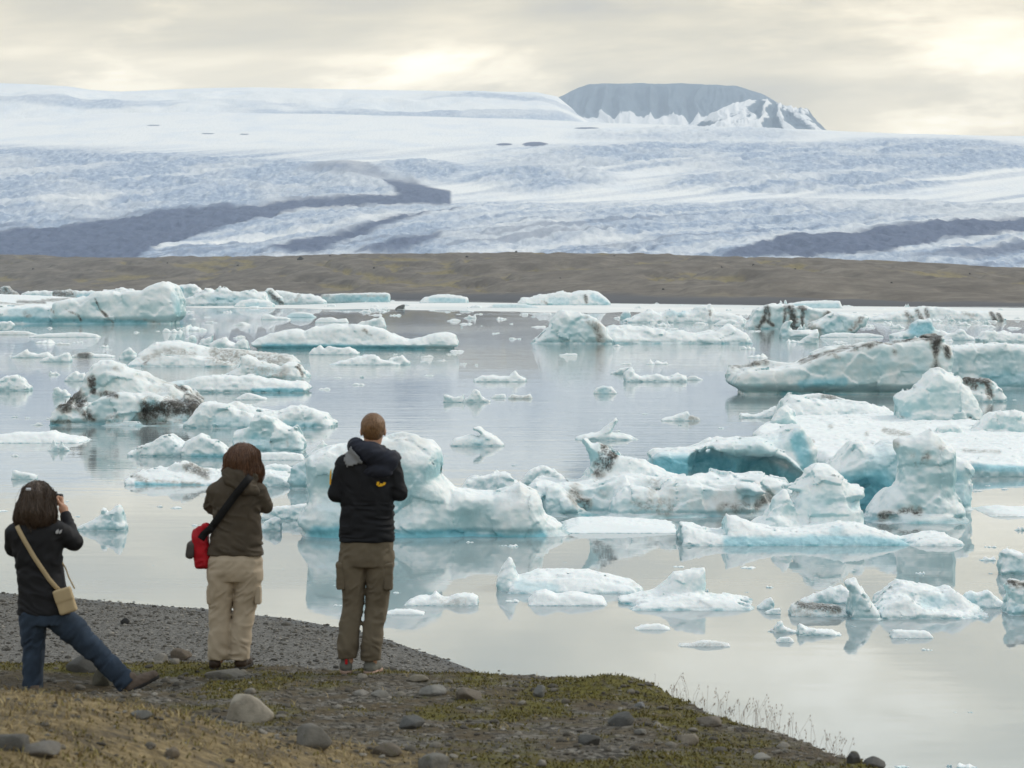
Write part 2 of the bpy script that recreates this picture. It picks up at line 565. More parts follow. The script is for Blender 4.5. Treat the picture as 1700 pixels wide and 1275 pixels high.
    sky = interp([(-2500, 175), (-900, 150), (-200, 132), (0, 138), (60, 140), (110, 143), (150, 149), (200, 152), (270, 149), (340, 146), (430, 145),
                  (560, 148), (750, 151), (890, 153), (925, 160), (950, 180), (985, 222)], px)
    u = np.concatenate([np.linspace(0, 1, 90), [1.05]])
    U, P = np.meshgrid(u, px, indexing='xy')
    ROW = 225 + (sky[:, None] - 225) * np.minimum(U, 1) + np.maximum(U - 1, 0) * 300
    Y = 9300 + 2200 * U
    X, Z = at_depth(P, ROW, Y)
    cre = 1 - np.abs(fbm(X / 250, Y / 400, 0 * X + 9, 5, 0.6)) * 2
    Z = Z + (cre * 22 + fbm(X / 1300, Y / 900, 0 * X, 3) * 60) * sstep(1.0, 0.75, U) * sstep(0.1, 0.4, U)
    bare_shade = np.clip(sstep(0.0, 0.4, fbm(X / 900, Y / 350, 0 * X + 5, 4)) * 0.8, 0, 1) * sstep(0.95, 0.8, U)
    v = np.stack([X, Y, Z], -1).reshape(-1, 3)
    me = np_mesh('ice_cap', v, grid_faces(len(px), len(u)), mat, attrs={'debris': 0 * bare_shade.ravel(), 'bare_shade': bare_shade.ravel()})
    tag(add('ice_cap', me), 'pale high ice cap behind the glacier', 'ice cap', kind='structure')

    # dark mountain and snowy peak
    m, t, b = new_mat('mountain_rock')
    geo = t('ShaderNodeNewGeometry')
    pos = geo.outputs['Position']
    snow = t('ShaderNodeAttribute', attribute_name='snow').outputs['Fac']
    n = t.noise(pos, 0.010, 6, 0.65)
    rock = t.ramp(n, [(0.3, (0.10, 0.155, 0.21)), (0.7, (0.15, 0.21, 0.265))])  # rock colour lightened and blued in place of distant haze
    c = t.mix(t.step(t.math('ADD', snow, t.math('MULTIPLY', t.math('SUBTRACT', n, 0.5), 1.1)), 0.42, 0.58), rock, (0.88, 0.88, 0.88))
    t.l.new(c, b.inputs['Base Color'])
    b.inputs['Roughness'].default_value = 0.9

    def mount(name, label, skyline, Y0, base, snowf, jag):
        px = np.linspace(skyline[0][0], skyline[-1][0], 260)
        sk = interp(skyline, px) + jag * fbm(px / 14, 0 * px, 0 * px + 2, 4)
        u = np.concatenate([np.linspace(0, 1, 80), np.linspace(1.05, 1.6, 8)])
        U, P = np.meshgrid(u, px, indexing='xy')
        R = base + (sk[:, None] - base) * np.where(U < 1, U, 1 - (U - 1) * 1.2)
        Y = Y0 + 700 * U
        X, Z = at_depth(P, R, Y)
        rid = 1 - np.abs(fbm(X / 75 + 0.8 * fbm(X / 200, U * 2, 0 * X, 2), U * 1.6, 0 * X + Y0 * 0.01, 4, 0.5)) * 2.4
        Z = Z + rid * 26 * sstep(1.0, 0.85, U) * sstep(0, 0.2, U) * sstep(0, 30, base - sk)[:, None]
        sn = snowf(P, R, U, rid)
        v = np.stack([X, Y, Z], -1).reshape(-1, 3)
        tag(add(name, np_mesh(name, v, grid_faces(len(px), len(u)), m, attrs={'snow': sn.ravel()})), label, 'mountain', kind='structure')

    mount('mountain', 'dark blue table mountain with its top in cloud',
          [(850, 205), (875, 196), (890, 186), (905, 178), (925, 163), (945, 152), (962, 145), (980, 140), (1050, 138), (1150, 139), (1225, 143),
           (1262, 154), (1290, 170), (1320, 190), (1345, 216)], 12000, 232,
          lambda P, R, U, rid: np.clip(sstep(188, 208, R + rid * 8 - (P - 1000) * 0.02) * 0.9 + 0.35 * sstep(1250, 1420, P), 0, 1), 1.5)
    mount('snowy_peak', 'small pointed peak streaked with snow', [(1120, 218), (1150, 208), (1175, 196), (1200, 183), (1225, 172), (1245, 166), (1262, 164), (1280, 168), (1300, 175),
                                                         (1318, 182), (1330, 178), (1345, 190), (1358, 205), (1372, 216)], 9300, 222,
          lambda P, R, U, rid: np.clip(0.26 + rid * 0.55 - 0.0022 * (P - 1250), 0, 1), 2.5)


def build_haze():
    bm_v = []
    x0, x1, y0, y1, z0, z1 = -13000, 13000, -300, 13600, -6, 1130
    v = np.array([(x, y, z) for x in (x0, x1) for y in (y0, y1) for z in (z0, z1)], float)
    f = np.array([(0, 1, 3, 2), (4, 6, 7, 5), (0, 4, 5, 1), (2, 3, 7, 6), (0, 2, 6, 4), (1, 5, 7, 3)])
    m = bpy.data.materials.new('haze')
    m.use_nodes = True
    t = NT(m.node_tree)
    t.n.remove(t.n['Principled BSDF'])
    pv = t('ShaderNodeVolumePrincipled', ins={'Color': (0.74, 0.85, 1.0, 1), 'Density': 5.6e-5, 'Anisotropy': 0.1})
    t.l.new(pv.outputs[0], t.n['Material Output'].inputs['Volume'])
    o = tag(add('haze', np_mesh('haze', v, f, m, smooth=False)), kind='stuff')
    o['label'] = 'thin blue haze in the air over lagoon and glacier'
    o['category'] = 'haze'


def build_boulders():
    import bmesh
    m, t, b = new_mat('dark_boulder')
    b.inputs['Base Color'].default_value = (0.05, 0.047, 0.042, 1)
    b.inputs['Roughness'].default_value = 0.95
    bm = bmesh.new()
    bmesh.ops.create_icosphere(bm, subdivisions=3, radius=1.0)
    v = np.array([p.co[:] for p in bm.verts])
    f = np.array([[w.index for w in p.verts] for p in bm.faces])
    bm.free()
    v = v * (1 + 0.5 * fbm(v[:, 0] * 1.4, v[:, 1] * 1.4, v[:, 2] * 1.4, 3))[:, None]
    me = np_mesh('boulder', v, f, m)
    hill = bpy.data.objects['moraine_hill']
    for i, (px, row, w) in enumerate([(499, 431, 10), (621, 445, 4), (775, 427, 5), (1198, 444, 4), (1251, 440, 4), (1101, 481, 5), (857, 419, 5), (395, 441, 4), (55, 447, 4), (278, 437, 3), (548, 425, 4), (1020, 425, 3), (1320, 447, 4), (1480, 470, 4), (1610, 455, 4), (930, 462, 3)]):
        d = Vector([float(c) for c in ray(px, row)]).normalized()
        ok, loc, _, _ = hill.ray_cast(Vector((0, 0, CAM_H)), d)
        if ok:
            s = w * loc.y / F_PX / 2
            o = add('boulder', me, loc=loc, rot=(0, 0, i * 1.7), scale=(s * 1.2, s, s * 0.9))
            tag(o, 'dark boulder on the far brown moraine hill', 'boulder', 'boulders on the moraine hill')


build_water()
build_moraine()
build_boulders()
build_glacier()
build_haze()

# ------------------------------------------------------------------ icebergs
FLOES = []


def berg(name, label, base, lobes, dirt=(), blue=(), under=0.0, dents=(), res=1.3, amp=1.0, rnd=1.0, cat='iceberg', group=None, seed=0, k=0.09, facet=1.0):
    """lobes: ('wall', outline pixels from left to right, depth offset m, half depth m or None, taper)
              ('floe', outline pixels of the waterline all round, top height m)"""
    Y0 = float(on_plane(850, base)[1])
    cell = res * Y0 / 2409.0
    prim, lo, hi = [], np.array([1e9] * 3), np.array([-1e9] * 3)
    H = 0.0
    for lb in lobes:
        pts = np.array(lb[1], float)
        if lb[0] == 'wall':
            off = lb[2] if len(lb) > 2 else 0.0
            T = lb[3] if len(lb) > 3 else None
            taper = lb[4] if len(lb) > 4 else 0.45
            w = (pts[:, 0].max() - pts[:, 0].min()) * Y0 / F_PX
            h = (base - pts[:, 1].min()) * Y0 / F_PX
            if T is None:
                T = float(np.clip(0.28 * w, 0.55 * h, 1.6 * h))
            Yc = Y0 + off + T
            x, z = at_depth(pts[:, 0], pts[:, 1], Yc)
            h = max(z.max(), 3 * cell)
            zb = -0.6 * h - 3 * cell
            P = np.concatenate([np.stack([x, z], 1), [[x[-1], zb], [x[0], zb]]])
            prim.append(('w', P, Yc, T, taper, h))
            lo = np.minimum(lo, [x.min(), Yc - T, -0.12 * h])
            hi = np.maximum(hi, [x.max(), Yc + T, h])
            H = max(H, h)
        else:
            top = lb[2]
            x, y = on_plane(pts[:, 0], pts[:, 1], top * 0.5)
            prim.append(('f', np.stack([x, y], 1), top))
            lo = np.minimum(lo, [x.min(), y.min(), -0.3 * top])
            hi = np.maximum(hi, [x.max(), y.max(), top])
            H = max(H, top)
    lo[2] = -max(0.10 * H, 2.5 * cell)
    pad = np.array([1, 1, 1]) * (4 * cell + 0.10 * H * amp)
    pad[2] = 0
    lo, hi = lo - pad, hi + pad + [0, 0, 4 * cell + 0.08 * H]
    cs = np.array([cell, cell * 1.5, cell])
    n = np.ceil((hi - lo) / cs).astype(int) + 1
    gx, gy, gz = (lo[i] + np.arange(n[i]) * cs[i] for i in range(3))
    field = None
    for p in prim:
        if p[0] == 'w':
            _, P, Yc, T, taper, h = p
            XX, ZZ = np.meshgrid(gx, gz, indexing='ij')
            d2 = poly_sdf(P, XX, ZZ).astype(np.float32)
            R = min(0.75 * T, 0.22 * h) * rnd
            Tz = T * (1 - taper * np.clip(ZZ / h, 0, 1)).astype(np.float32)
            R_ = np.minimum(R, Tz * 0.9)
            q1 = (d2 + R_)[:, None, :]
            q2 = np.abs(gy - Yc).astype(np.float32)[None, :, None] - (Tz - R_)[:, None, :]
            f = np.minimum(np.maximum(q1, q2), 0) + np.sqrt(np.maximum(q1, 0) ** 2 + np.maximum(q2, 0) ** 2) - R_[:, None, :]
        else:
            _, P, top = p
            XX, YY = np.meshgrid(gx, gy, indexing='ij')
            d2 = poly_sdf(P, XX, YY).astype(np.float32)
            und = fbm(XX / (5 * top), YY / (5 * top), 0 * XX + seed, 3)
            tz = top * (0.75 + 0.35 * und)
            R = top * 0.45
            q1 = (d2 + R)[:, :, None]
            q2 = gz.astype(np.float32)[None, None, :] - (tz - R)[:, :, None]
            f = np.minimum(np.maximum(q1, q2), 0) + np.sqrt(np.maximum(q1, 0) ** 2 + np.maximum(q2, 0) ** 2) - R
        field = f if field is None else smin(field, f + 0.015 * H, k * H)
    for dx, dy, rp, dep in dents:                     # hollows melted into the front face
        x, z = at_depth(dx, dy, Y0)
        r = rp * Y0 / F_PX
        front = Y0 + dep * r
        e = np.sqrt(((gx - x)[:, None, None]) ** 2 + ((gy - front)[None, :, None] * 0.8) ** 2 + ((gz - z)[None, None, :]) ** 2) - r
        field = smax(field, -e.astype(np.float32), 0.25 * r)
    if under:
        field = field + (under * H * (1 - sstep(0.03 * H, 0.20 * H, gz)))[None, None, :].astype(np.float32)
    band = np.argwhere(np.abs(field) < 0.22 * H * amp + 2.5 * cell)
    bx, by, bz = gx[band[:, 0]], gy[band[:, 1]], gz[band[:, 2]]
    s1, s2, s3 = 0.62 * H, 0.26 * H, max(0.11 * H, 2.2 * cell)
    o = seed * 13.7
    dn = 0.085 * vnoise(bx / s1 + o, by / s1, bz / s1) + 0.075 * (0.33 - np.abs(vnoise(bx / s2 + o, by / s2 + 3, bz / (s2 * 1.3)))) \
        + 0.034 * (0.33 - np.abs(vnoise(bx / s3 + o, by / s3 + 3, bz / s3)))
    s4 = max(0.048 * H, 2.0 * cell)
    dn = dn + 0.014 * (0.33 - np.abs(vnoise(bx / s4, by / s4, bz / s4 + o)))
    # broken facets: tilted planes that meet in ledges
    sf = 0.42 * H
    qx, qy, qz = bx / sf + o, by / sf + 2 * o, bz / sf + 0.3
    cx, cy, cz = np.floor(qx - 0.5), np.floor(qy - 0.5), np.floor(qz - 0.5)
    bd, bf = np.full(len(bx), 9.0, np.float32), np.zeros(len(bx), np.float32)
    for i in (0, 1):
        for j in (0, 1):
            for m in (0, 1):
                ix, iy, iz = ((c_ + e_).astype(np.int32) & 63 for c_, e_ in ((cx, i), (cy, j), (cz, m)))
                ux, uy, uz = (qx - (cx + i) - 0.5 - 0.45 * LAT[ix, iy, iz], qy - (cy + j) - 0.5 - 0.45 * LAT[iy, iz, ix], qz - (cz + m) - 0.5 - 0.45 * LAT[iz, ix, iy])
                d_ = ux * ux + uy * uy + uz * uz
                val = LAT[iz, iy, ix] * ux + LAT[ix, iz, iy] * uy + LAT[iy, ix, iz] * uz + 0.25 * LAT[iz, ix, ix]
                bf = np.where(d_ < bd, val, bf)
                bd = np.minimum(bd, d_)
    dn = dn + 0.085 * facet * bf
    dn = dn - 0.05 * np.exp(-((bz / H - 0.04) / 0.035) ** 2)     # wave notch
    field[band[:, 0], band[:, 1], band[:, 2]] -= (amp * H * dn).astype(np.float32)
    v, q = surface_nets(field, lo, cs)
    # ash bands through the body; blue for dense ice and painted undercut shade
    wob = H * 0.07 * fbm(v[:, 0] / (0.3 * H), v[:, 1] / (0.3 * H), v[:, 2] / (0.3 * H), 3)
    da, ba = np.zeros(len(v)), np.zeros(len(v))
    pxm = Y0 / F_PX
    # vertices seen from the camera fall on these pixels
    vp = F_PX * v[:, 0] / v[:, 1] + 850
    rz = (v[:, 2] - CAM_H) / v[:, 1]
    vr = 637.5 - F_PX * (rz * CP + SP) / (CP - rz * SP)
    wp = wob / pxm
    n3 = fbm(v[:, 0] / (0.12 * H), v[:, 1] / (0.12 * H), v[:, 2] / (0.2 * H) + seed, 3)
    for pts, r, s in dirt:
        d = line_dist(pts, vp, vr) + wp * 1.1 + 0.35 * r * n3
        da = np.maximum(da, s * (1 - sstep(0.15 * r, 1.6 * r, d)))
    for pts, r, s in blue:
        d = line_dist(pts, vp, vr) + wp
        ba = np.maximum(ba, s * (1 - sstep(0.35 * r, 1.1 * r, d)))
    ctr = np.array([0.5 * (lo[0] + hi[0]), Y0, 0.0])
    me = np_mesh(name, v - ctr, q, MAT['ice'], attrs={'dirt': da, 'blue': ba, 'size': np.full(len(v), H)})
    return tag(add(name, me, loc=ctr), label, cat, group)


W = 'wall'
# ---- near group in the middle
berg('iceberg', 'large flat-topped berg with knobs on top, right behind the tallest person', 892, [
    (W, [(503, 878), (502, 862), (508, 850), (516, 835), (517, 820), (514, 800), (510, 780), (508, 768), (514, 758), (530, 750), (555, 745), (580, 742), (610, 738),
         (640, 731), (655, 728), (668, 725), (690, 728), (697, 738), (710, 742), (722, 745), (731, 757), (729, 775), (722, 788), (740, 794), (755, 810), (790, 816),
         (820, 816), (845, 809), (862, 797), (875, 804), (893, 816), (898, 828), (900, 847), (908, 860), (925, 868), (945, 880)], 0.0, 1.5, 0.25),
    (W, [(700, 745), (703, 735), (712, 732), (722, 735), (724, 745)], 1.2, 0.3), (W, [(520, 762), (560, 744), (620, 736), (660, 731), (700, 734), (728, 748), (728, 768)], -0.15, 1.4)],
    dirt=[([(850, 800), (880, 820)], 26, 0.12), ([(640, 735), (690, 732)], 22, 0.2)], blue=[([(520, 886), (700, 892), (900, 892)], 14, 1.0), ([(560, 850), (640, 850)], 40, 0.25)],
    dents=[(640, 830, 75, -0.75), (790, 860, 60, -0.95), (535, 815, 36, -0.6)], seed=1, amp=0.55, facet=0.6)
berg('iceberg', 'translucent leaning ice wing behind the left end of the flat-topped berg', 812, [
    (W, [(481, 800), (482, 776), (500, 757), (520, 745), (536, 733), (545, 760), (540, 800)], 0, 0.5)], blue=[([(500, 790)], 30, 0.3)], seed=2)
berg('ice_floe', 'low pale ice tongue trailing right from the flat-topped berg', 887, [
    (W, [(925, 884), (940, 871), (962, 863), (1010, 862), (1070, 867), (1110, 871), (1136, 880)], 0.2, 1.5)], seed=3, cat='ice floe')
berg('iceberg', 'small rounded pale block rising behind the right shoulder of the flat-topped berg', 822, [
    (W, [(762, 815), (775, 796), (800, 789), (830, 783), (846, 786), (862, 802), (866, 816)], 0, None)], seed=4)
berg('iceberg', 'smooth hump of ice left of the arched dirty berg', 805, [
    (W, [(862, 802), (880, 781), (900, 773), (920, 778), (940, 799)], 0, None)], seed=5)
berg('iceberg', 'wide arched berg with ash streaks on its pointed peak and dirty hollows', 858, [
    (W, [(966, 800), (975, 772), (976, 758), (972, 742), (967, 726), (975, 728), (982, 734), (995, 731), (1008, 741), (1020, 750), (1040, 757), (1060, 765), (1090, 775), (1120, 786), (1150, 793)], 2.2, 1.1),
    (W, [(878, 822), (882, 806), (890, 798), (905, 796), (930, 798), (960, 796), (1000, 792), (1050, 791), (1090, 794), (1140, 791), (1200, 789), (1260, 791), (1300, 797), (1312, 815), (1312, 850)], 0.6, 1.6, 0.2),
    (W, [(896, 852), (900, 825), (905, 806), (920, 801), (935, 806), (950, 825), (965, 840), (1000, 848), (1050, 850)], -0.1, 0.5),
    (W, [(1010, 852), (1020, 815), (1035, 806), (1060, 812), (1090, 815), (1110, 800), (1150, 797), (1230, 800), (1270, 812), (1300, 850)], -0.1, 0.9, 0.3),
    (W, [(930, 853), (1050, 849), (1180, 849), (1310, 853)], -0.4, 0.9)],
    dirt=[([(1004, 740), (992, 785)], 11, 0.75), ([(1017, 752), (1008, 772)], 8, 1.0), ([(955, 818), (972, 838)], 12, 0.7), ([(1000, 815)], 12, 0.4), ([(1060, 842), (1120, 838)], 16, 0.45),
          ([(1085, 805), (1080, 815)], 11, 0.5), ([(1200, 845), (1240, 842)], 14, 0.5), ([(1262, 836), (1275, 826)], 13, 0.6), ([(1100, 830), (1230, 830)], 26, 0.22)],
    dents=[(995, 828, 22, 0.25), (975, 825, 14, 0.2), (1242, 826, 13, 0.3), (1265, 832, 15, 0.1), (880, 835, 17, 0.1), (1080, 808, 14, 0.0)],
    blue=[([(1242, 826)], 16, 0.5), ([(905, 825)], 10, 0.2)], seed=6, amp=0.75)
berg('iceberg', 'overhanging berg with a vivid turquoise underside and a notched right end', 800, [
    (W, [(1082, 764), (1080, 757), (1090, 750), (1140, 746), (1165, 742), (1195, 730), (1230, 729), (1265, 728), (1290, 721), (1310, 709), (1322, 705), (1328, 717), (1335, 722), (1345, 740), (1346, 765),
         (1347, 792), (1335, 805)], 0.0, 1.7, 0.1),
    (W, [(1080, 758), (1092, 750), (1140, 746), (1195, 732), (1260, 728), (1300, 745), (1330, 775), (1345, 798), (1300, 765), (1240, 757), (1150, 757)], -0.9, 0.8, 0.0)],
    blue=[([(1095, 775), (1180, 772), (1250, 778), (1310, 795)], 24, 1.0), ([(1325, 730), (1340, 770)], 16, 0.75), ([(1230, 742), (1290, 738)], 20, 0.15)], dents=[(1180, 782, 40, -0.3), (1260, 790, 36, -0.3)], seed=7, amp=0.6)
berg('iceberg', 'lumpy white berg with a hooked right side in front of the blue hollow', 884, [
    (W, [(1285, 872), (1308, 852), (1312, 830), (1318, 815), (1305, 808), (1320, 800), (1335, 787), (1336, 778), (1355, 769), (1370, 775), (1390, 790), (1405, 805), (1427, 814), (1428, 820), (1415, 828), (1411, 832), (1418, 845), (1421, 874)], 0.3, 1.1),
    (W, [(1275, 850), (1285, 825), (1300, 810), (1312, 815), (1320, 840), (1318, 855)], 0.1, 0.5),
    (W, [(1190, 880), (1205, 868), (1250, 868), (1290, 856), (1320, 866), (1370, 866), (1430, 876)], -0.5, 0.9)],
    blue=[([(1420, 840)], 14, 0.5), ([(1350, 840)], 40, 0.12)], dents=[(1302, 838, 14, 0.2)], seed=8, amp=0.8)
berg('ice_floe', 'long scalloped ice shelf with a fin at its left end, front of the near bergs', 908, [
    (W, [(1128, 880), (1130, 868), (1150, 874), (1180, 881), (1203, 884), (1205, 853), (1225, 859), (1250, 871), (1275, 877), (1300, 880), (1330, 879), (1370, 873), (1395, 866), (1420, 869), (1445, 877), (1480, 888),
         (1500, 896), (1520, 891), (1550, 886), (1575, 889), (1600, 904)], 0.2, 1.1, 0.7)],
    blue=[([(1210, 900), (1300, 900), (1420, 897), (1500, 905)], 13, 0.75), ([(1390, 885)], 16, 0.4)], seed=9, cat='ice floe', amp=0.7)
berg('iceberg', 'free-standing ice pillar with a spreading foot and dirty head', 868, [
    (W, [(1425, 866), (1440, 853), (1450, 843), (1465, 825), (1473, 815), (1486, 810), (1493, 800), (1496, 785), (1498, 765), (1495, 752), (1487, 742), (1485, 732), (1495, 727), (1515, 720), (1540, 719), (1552, 725), (1560, 735),
         (1568, 742), (1578, 742), (1583, 750), (1580, 770), (1577, 790), (1573, 805), (1575, 818), (1585, 830), (1597, 845), (1601, 862)], 0.3, 0.95, 0.35),
    (W, [(1420, 863), (1450, 853), (1500, 850), (1560, 850), (1602, 862)], -0.3, 1.1)],
    dirt=[([(1465, 856), (1500, 850), (1530, 851)], 8, 0.7), ([(1518, 755), (1525, 775), (1535, 758)], 12, 0.42), ([(1490, 738)], 8, 0.4), ([(1562, 742)], 7, 0.45)], seed=10, amp=0.7, facet=0.5)
berg('iceberg', 'broad turquoise berg half hidden behind the ice pillar', 848, [
    (W, [(1375, 830), (1378, 776), (1395, 755), (1410, 738), (1425, 731), (1433, 743), (1450, 746), (1465, 739), (1485, 738), (1520, 742), (1580, 760), (1597, 762), (1603, 775), (1597, 790), (1601, 830), (1612, 845)], 0.0, 1.3, 0.3)],
    blue=[([(1400, 815), (1460, 800), (1480, 830), (1420, 835)], 34, 0.95), ([(1470, 770)], 40, 0.35), ([(1590, 790), (1600, 830)], 14, 0.4)], dents=[(1440, 825, 40, -0.35)], seed=11, amp=0.7)
# ---- snow floe on the right and what stands on it
berg('ice_floe', 'broad snow-white floe with a pitted top, right of the middle', 770, [
    ('floe', [(1250, 722), (1275, 702), (1300, 686), (1310, 672), (1400, 676), (1480, 690), (1560, 704), (1740, 712), (1740, 777), (1640, 778), (1592, 776), (1560, 768), (1500, 766), (1385, 764), (1330, 753), (1285, 738)], 0.55)],
    dirt=[([(1470, 715), (1510, 722)], 6, 0.5), ([(1380, 708)], 5, 0.5), ([(1440, 720)], 5, 0.5), ([(1350, 733)], 4, 0.5), ([(1600, 748), (1660, 750)], 4, 0.4)],
    blue=[([(1590, 775), (1700, 779)], 8, 0.8)], seed=12, cat='ice floe', res=2.0)
berg('iceberg', 'snowy ridge along the back left edge of the broad white floe', 704, [
    (W, [(1278, 706), (1290, 695), (1300, 668), (1310, 655), (1330, 660), (1370, 666), (1420, 668), (1470, 680), (1492, 694)], 0.0, 2.0, 0.6)], seed=13)
berg('iceberg', 'rounded white knob at the left end of the broad white floe', 722, [
    (W, [(1276, 712), (1282, 696), (1294, 680), (1305, 676), (1316, 684), (1322, 706)], 0, None)], seed=14)
berg('iceberg', 'tall white pyramid of ice beside the dirty slab', 712, [
    (W, [(1490, 700), (1489, 662), (1500, 652), (1516, 650), (1526, 640), (1535, 625), (1545, 616), (1555, 614), (1570, 624), (1590, 630), (1600, 645), (1612, 665), (1618, 690), (1624, 710)], 0.0, 1.6, 0.6)],
    blue=[([(1545, 712), (1590, 716)], 6, 0.9), ([(1505, 692)], 11, 0.3)], seed=15, amp=0.8)
berg('iceberg', 'squat white block on the floe left of the ice pillar head', 726, [
    (W, [(1513, 722), (1518, 706), (1530, 701), (1546, 700), (1552, 712), (1556, 724)], 0, None)], seed=16)
berg('iceberg', 'flat-topped white block on the floe above the ice pillar head', 736, [
    (W, [(1546, 730), (1556, 710), (1575, 704), (1590, 706), (1598, 718), (1602, 732)], 0, None)], blue=[([(1570, 736), (1598, 734)], 4, 0.9)], seed=17)
berg('iceberg', 'rounded white hump on the floe at the right edge', 734, [
    (W, [(1600, 728), (1610, 714), (1625, 700), (1645, 685), (1665, 681), (1690, 683), (1720, 692), (1740, 715)], 0, None)], blue=[([(1640, 732), (1700, 735)], 5, 0.9)], seed=18)
# ---- dirty slab at the right
berg('iceberg', 'long grey dirt-flecked slab tilted up to the right with a black-edged end', 656, [
    (W, [(1214, 640), (1219, 621), (1235, 617), (1290, 612), (1330, 602), (1360, 590), (1400, 580), (1440, 573), (1480, 568), (1520, 560), (1555, 556), (1560, 568), (1572, 575), (1575, 590), (1568, 620), (1560, 650)], 0.0, 2.6, 0.25),
    (W, [(1208, 628), (1210, 606), (1225, 603), (1270, 598), (1300, 600), (1330, 604), (1340, 640)], 3.5, 1.2),
    (W, [(1310, 612), (1330, 598), (1372, 576), (1400, 580), (1402, 600)], 3.0, 1.2)],
    dirt=[([(1215, 604), (1270, 599)], 6, 0.7), ([(1330, 601), (1400, 579), (1480, 567), (1553, 558)], 6, 0.75), ([(1500, 562), (1556, 558)], 6, 1.0), ([(1553, 560), (1553, 590), (1556, 615), (1568, 632)], 8, 1.0), ([(1572, 580), (1574, 592)], 6, 0.9),
          ([(1486, 585)], 8, 0.55), ([(1388, 592)], 10, 0.5), ([(1240, 640), (1300, 620), (1480, 600), (1520, 640)], 60, 0.16)],
    blue=[([(1330, 638), (1400, 634)], 9, 0.75), ([(1300, 655), (1500, 660)], 6, 0.9), ([(1500, 625), (1530, 612)], 14, 0.3)], under=0.16, seed=19, amp=0.6, rnd=0.5)
berg('iceberg', 'pale blue-green tabular wall of ice at the right edge behind the dirty slab', 652, [
    (W, [(1560, 640), (1566, 580), (1600, 574), (1650, 573), (1690, 575), (1740, 580), (1745, 640)], 6.0, 3.0, 0.15)], blue=[([(1640, 632), (1740, 625)], 18, 0.5)], seed=20, amp=0.6, rnd=0.6)
berg('iceberg', 'black and white striped chunk between pyramid and right edge', 667, [
    (W, [(1592, 645), (1594, 632), (1602, 627), (1640, 628), (1655, 637), (1663, 650), (1667, 662)], 0.0, None), (W, [(1588, 664), (1595, 642), (1615, 650), (1640, 655), (1645, 664)], -0.4, 0.8)],
    dirt=[([(1598, 631), (1640, 633)], 9, 1.0), ([(1640, 635), (1645, 655)], 7, 0.9), ([(1618, 640)], 8, 0.9)], seed=21)
berg('ice_floe', 'low ash-streaked floe lying under the front of the dirty slab', 664, [
    (W, [(1318, 662), (1330, 656), (1360, 653), (1385, 657), (1404, 663)], 0, None)], dirt=[([(1370, 657), (1385, 660)], 7, 0.7)], seed=22, cat='ice floe')
# ---- mid right
berg('iceberg', 'wide white berg with a tall left hump and banded right flank', 571, [
    (W, [(878, 568), (893, 560), (905, 550), (915, 538), (922, 527), (932, 516), (945, 513), (962, 518), (978, 525), (995, 534), (1008, 545), (1015, 565)], 0.0, None),
    (W, [(985, 565), (995, 545), (1020, 541), (1040, 541), (1090, 545), (1110, 548), (1150, 552), (1185, 549), (1200, 540), (1212, 537), (1222, 546), (1240, 560), (1247, 569)], 1.0, 3.0, 0.8)],
    dirt=[([(990, 545), (996, 562)], 9, 0.6), ([(975, 530), (990, 545)], 6, 0.4)], blue=[([(920, 560), (960, 545)], 22, 0.15)], seed=23)
berg('iceberg', 'small leaning ice bird beside a long low floe in mid lagoon', 634, [
    (W, [(1036, 632), (1037, 621), (1043, 614), (1049, 611), (1053, 620), (1065, 626), (1090, 622), (1110, 627), (1125, 620), (1138, 625), (1141, 632)], 0, None)], seed=24)
berg('ice_floe', 'flat grey tail of ice pointing right past the ice bird floe', 631, [(W, [(1139, 630), (1145, 624), (1155, 624), (1167, 630)], 0, None)], seed=25, dirt=[([(1150, 626)], 12, 0.2)], cat='ice floe')
berg('iceberg', 'thin tilted ice leaf left of the ice bird', 621, [(W, [(1012, 620), (1030, 612), (1055, 608), (1040, 616)], 0.2, 0.25, 0.1)], seed=26)
berg('iceberg', 'small wedge of white ice with a gravelly tail in front of the broad floe', 699, [
    (W, [(1098, 697), (1110, 692), (1130, 687), (1141, 682), (1145, 690), (1160, 694), (1163, 697)], 0, None)], dirt=[([(1148, 694), (1162, 695)], 6, 0.5)], seed=27)
berg('iceberg', 'low seal-like ice piece left of the broad white floe', 694, [
    (W, [(1225, 693), (1230, 686), (1240, 688), (1255, 690), (1275, 680), (1288, 674), (1293, 680), (1288, 691)], 0, None)], seed=28)
berg('iceberg', 'rounded pale green ice cake in mid lagoon', 654, [(W, [(985, 652), (990, 644), (1000, 640), (1015, 642), (1025, 652)], 0, None)], seed=29, blue=[([(1003, 650)], 12, 0.35)])
berg('iceberg', 'low ice piece with a raised antler behind the arched berg', 731, [
    (W, [(955, 728), (970, 722), (998, 716), (1010, 706), (1021, 694), (1026, 696), (1018, 710), (1014, 718), (1040, 722), (1064, 729)], 0, 0.8)], seed=30, amp=0.6)
berg('iceberg', 'low ice cake with a duck-head prong, right of the tallest person', 741, [
    (W, [(748, 738), (755, 728), (780, 722), (796, 725), (799, 720), (786, 711), (796, 708), (807, 718), (825, 727), (836, 737)], 0, 0.8)], blue=[([(795, 736)], 14, 0.3)], seed=31, amp=0.6)
berg('iceberg', 'small cupped ice piece left of the tiny ice peak', 668, [(W, [(736, 666), (737, 654), (742, 655), (752, 659), (764, 657), (770, 653), (771, 664)], 0, None)], seed=32)
berg('iceberg', 'tiny pointed ice peak in mid lagoon', 668, [(W, [(764, 666), (778, 660), (785, 648), (790, 644), (796, 650), (800, 658), (814, 666)], 0, None)], seed=33)
berg('iceberg', 'long low ice piece with a small nub at its right', 634, [(W, [(787, 631), (800, 624), (812, 623), (830, 626), (846, 625), (855, 616), (862, 623), (873, 629)], 0, None)], seed=34)
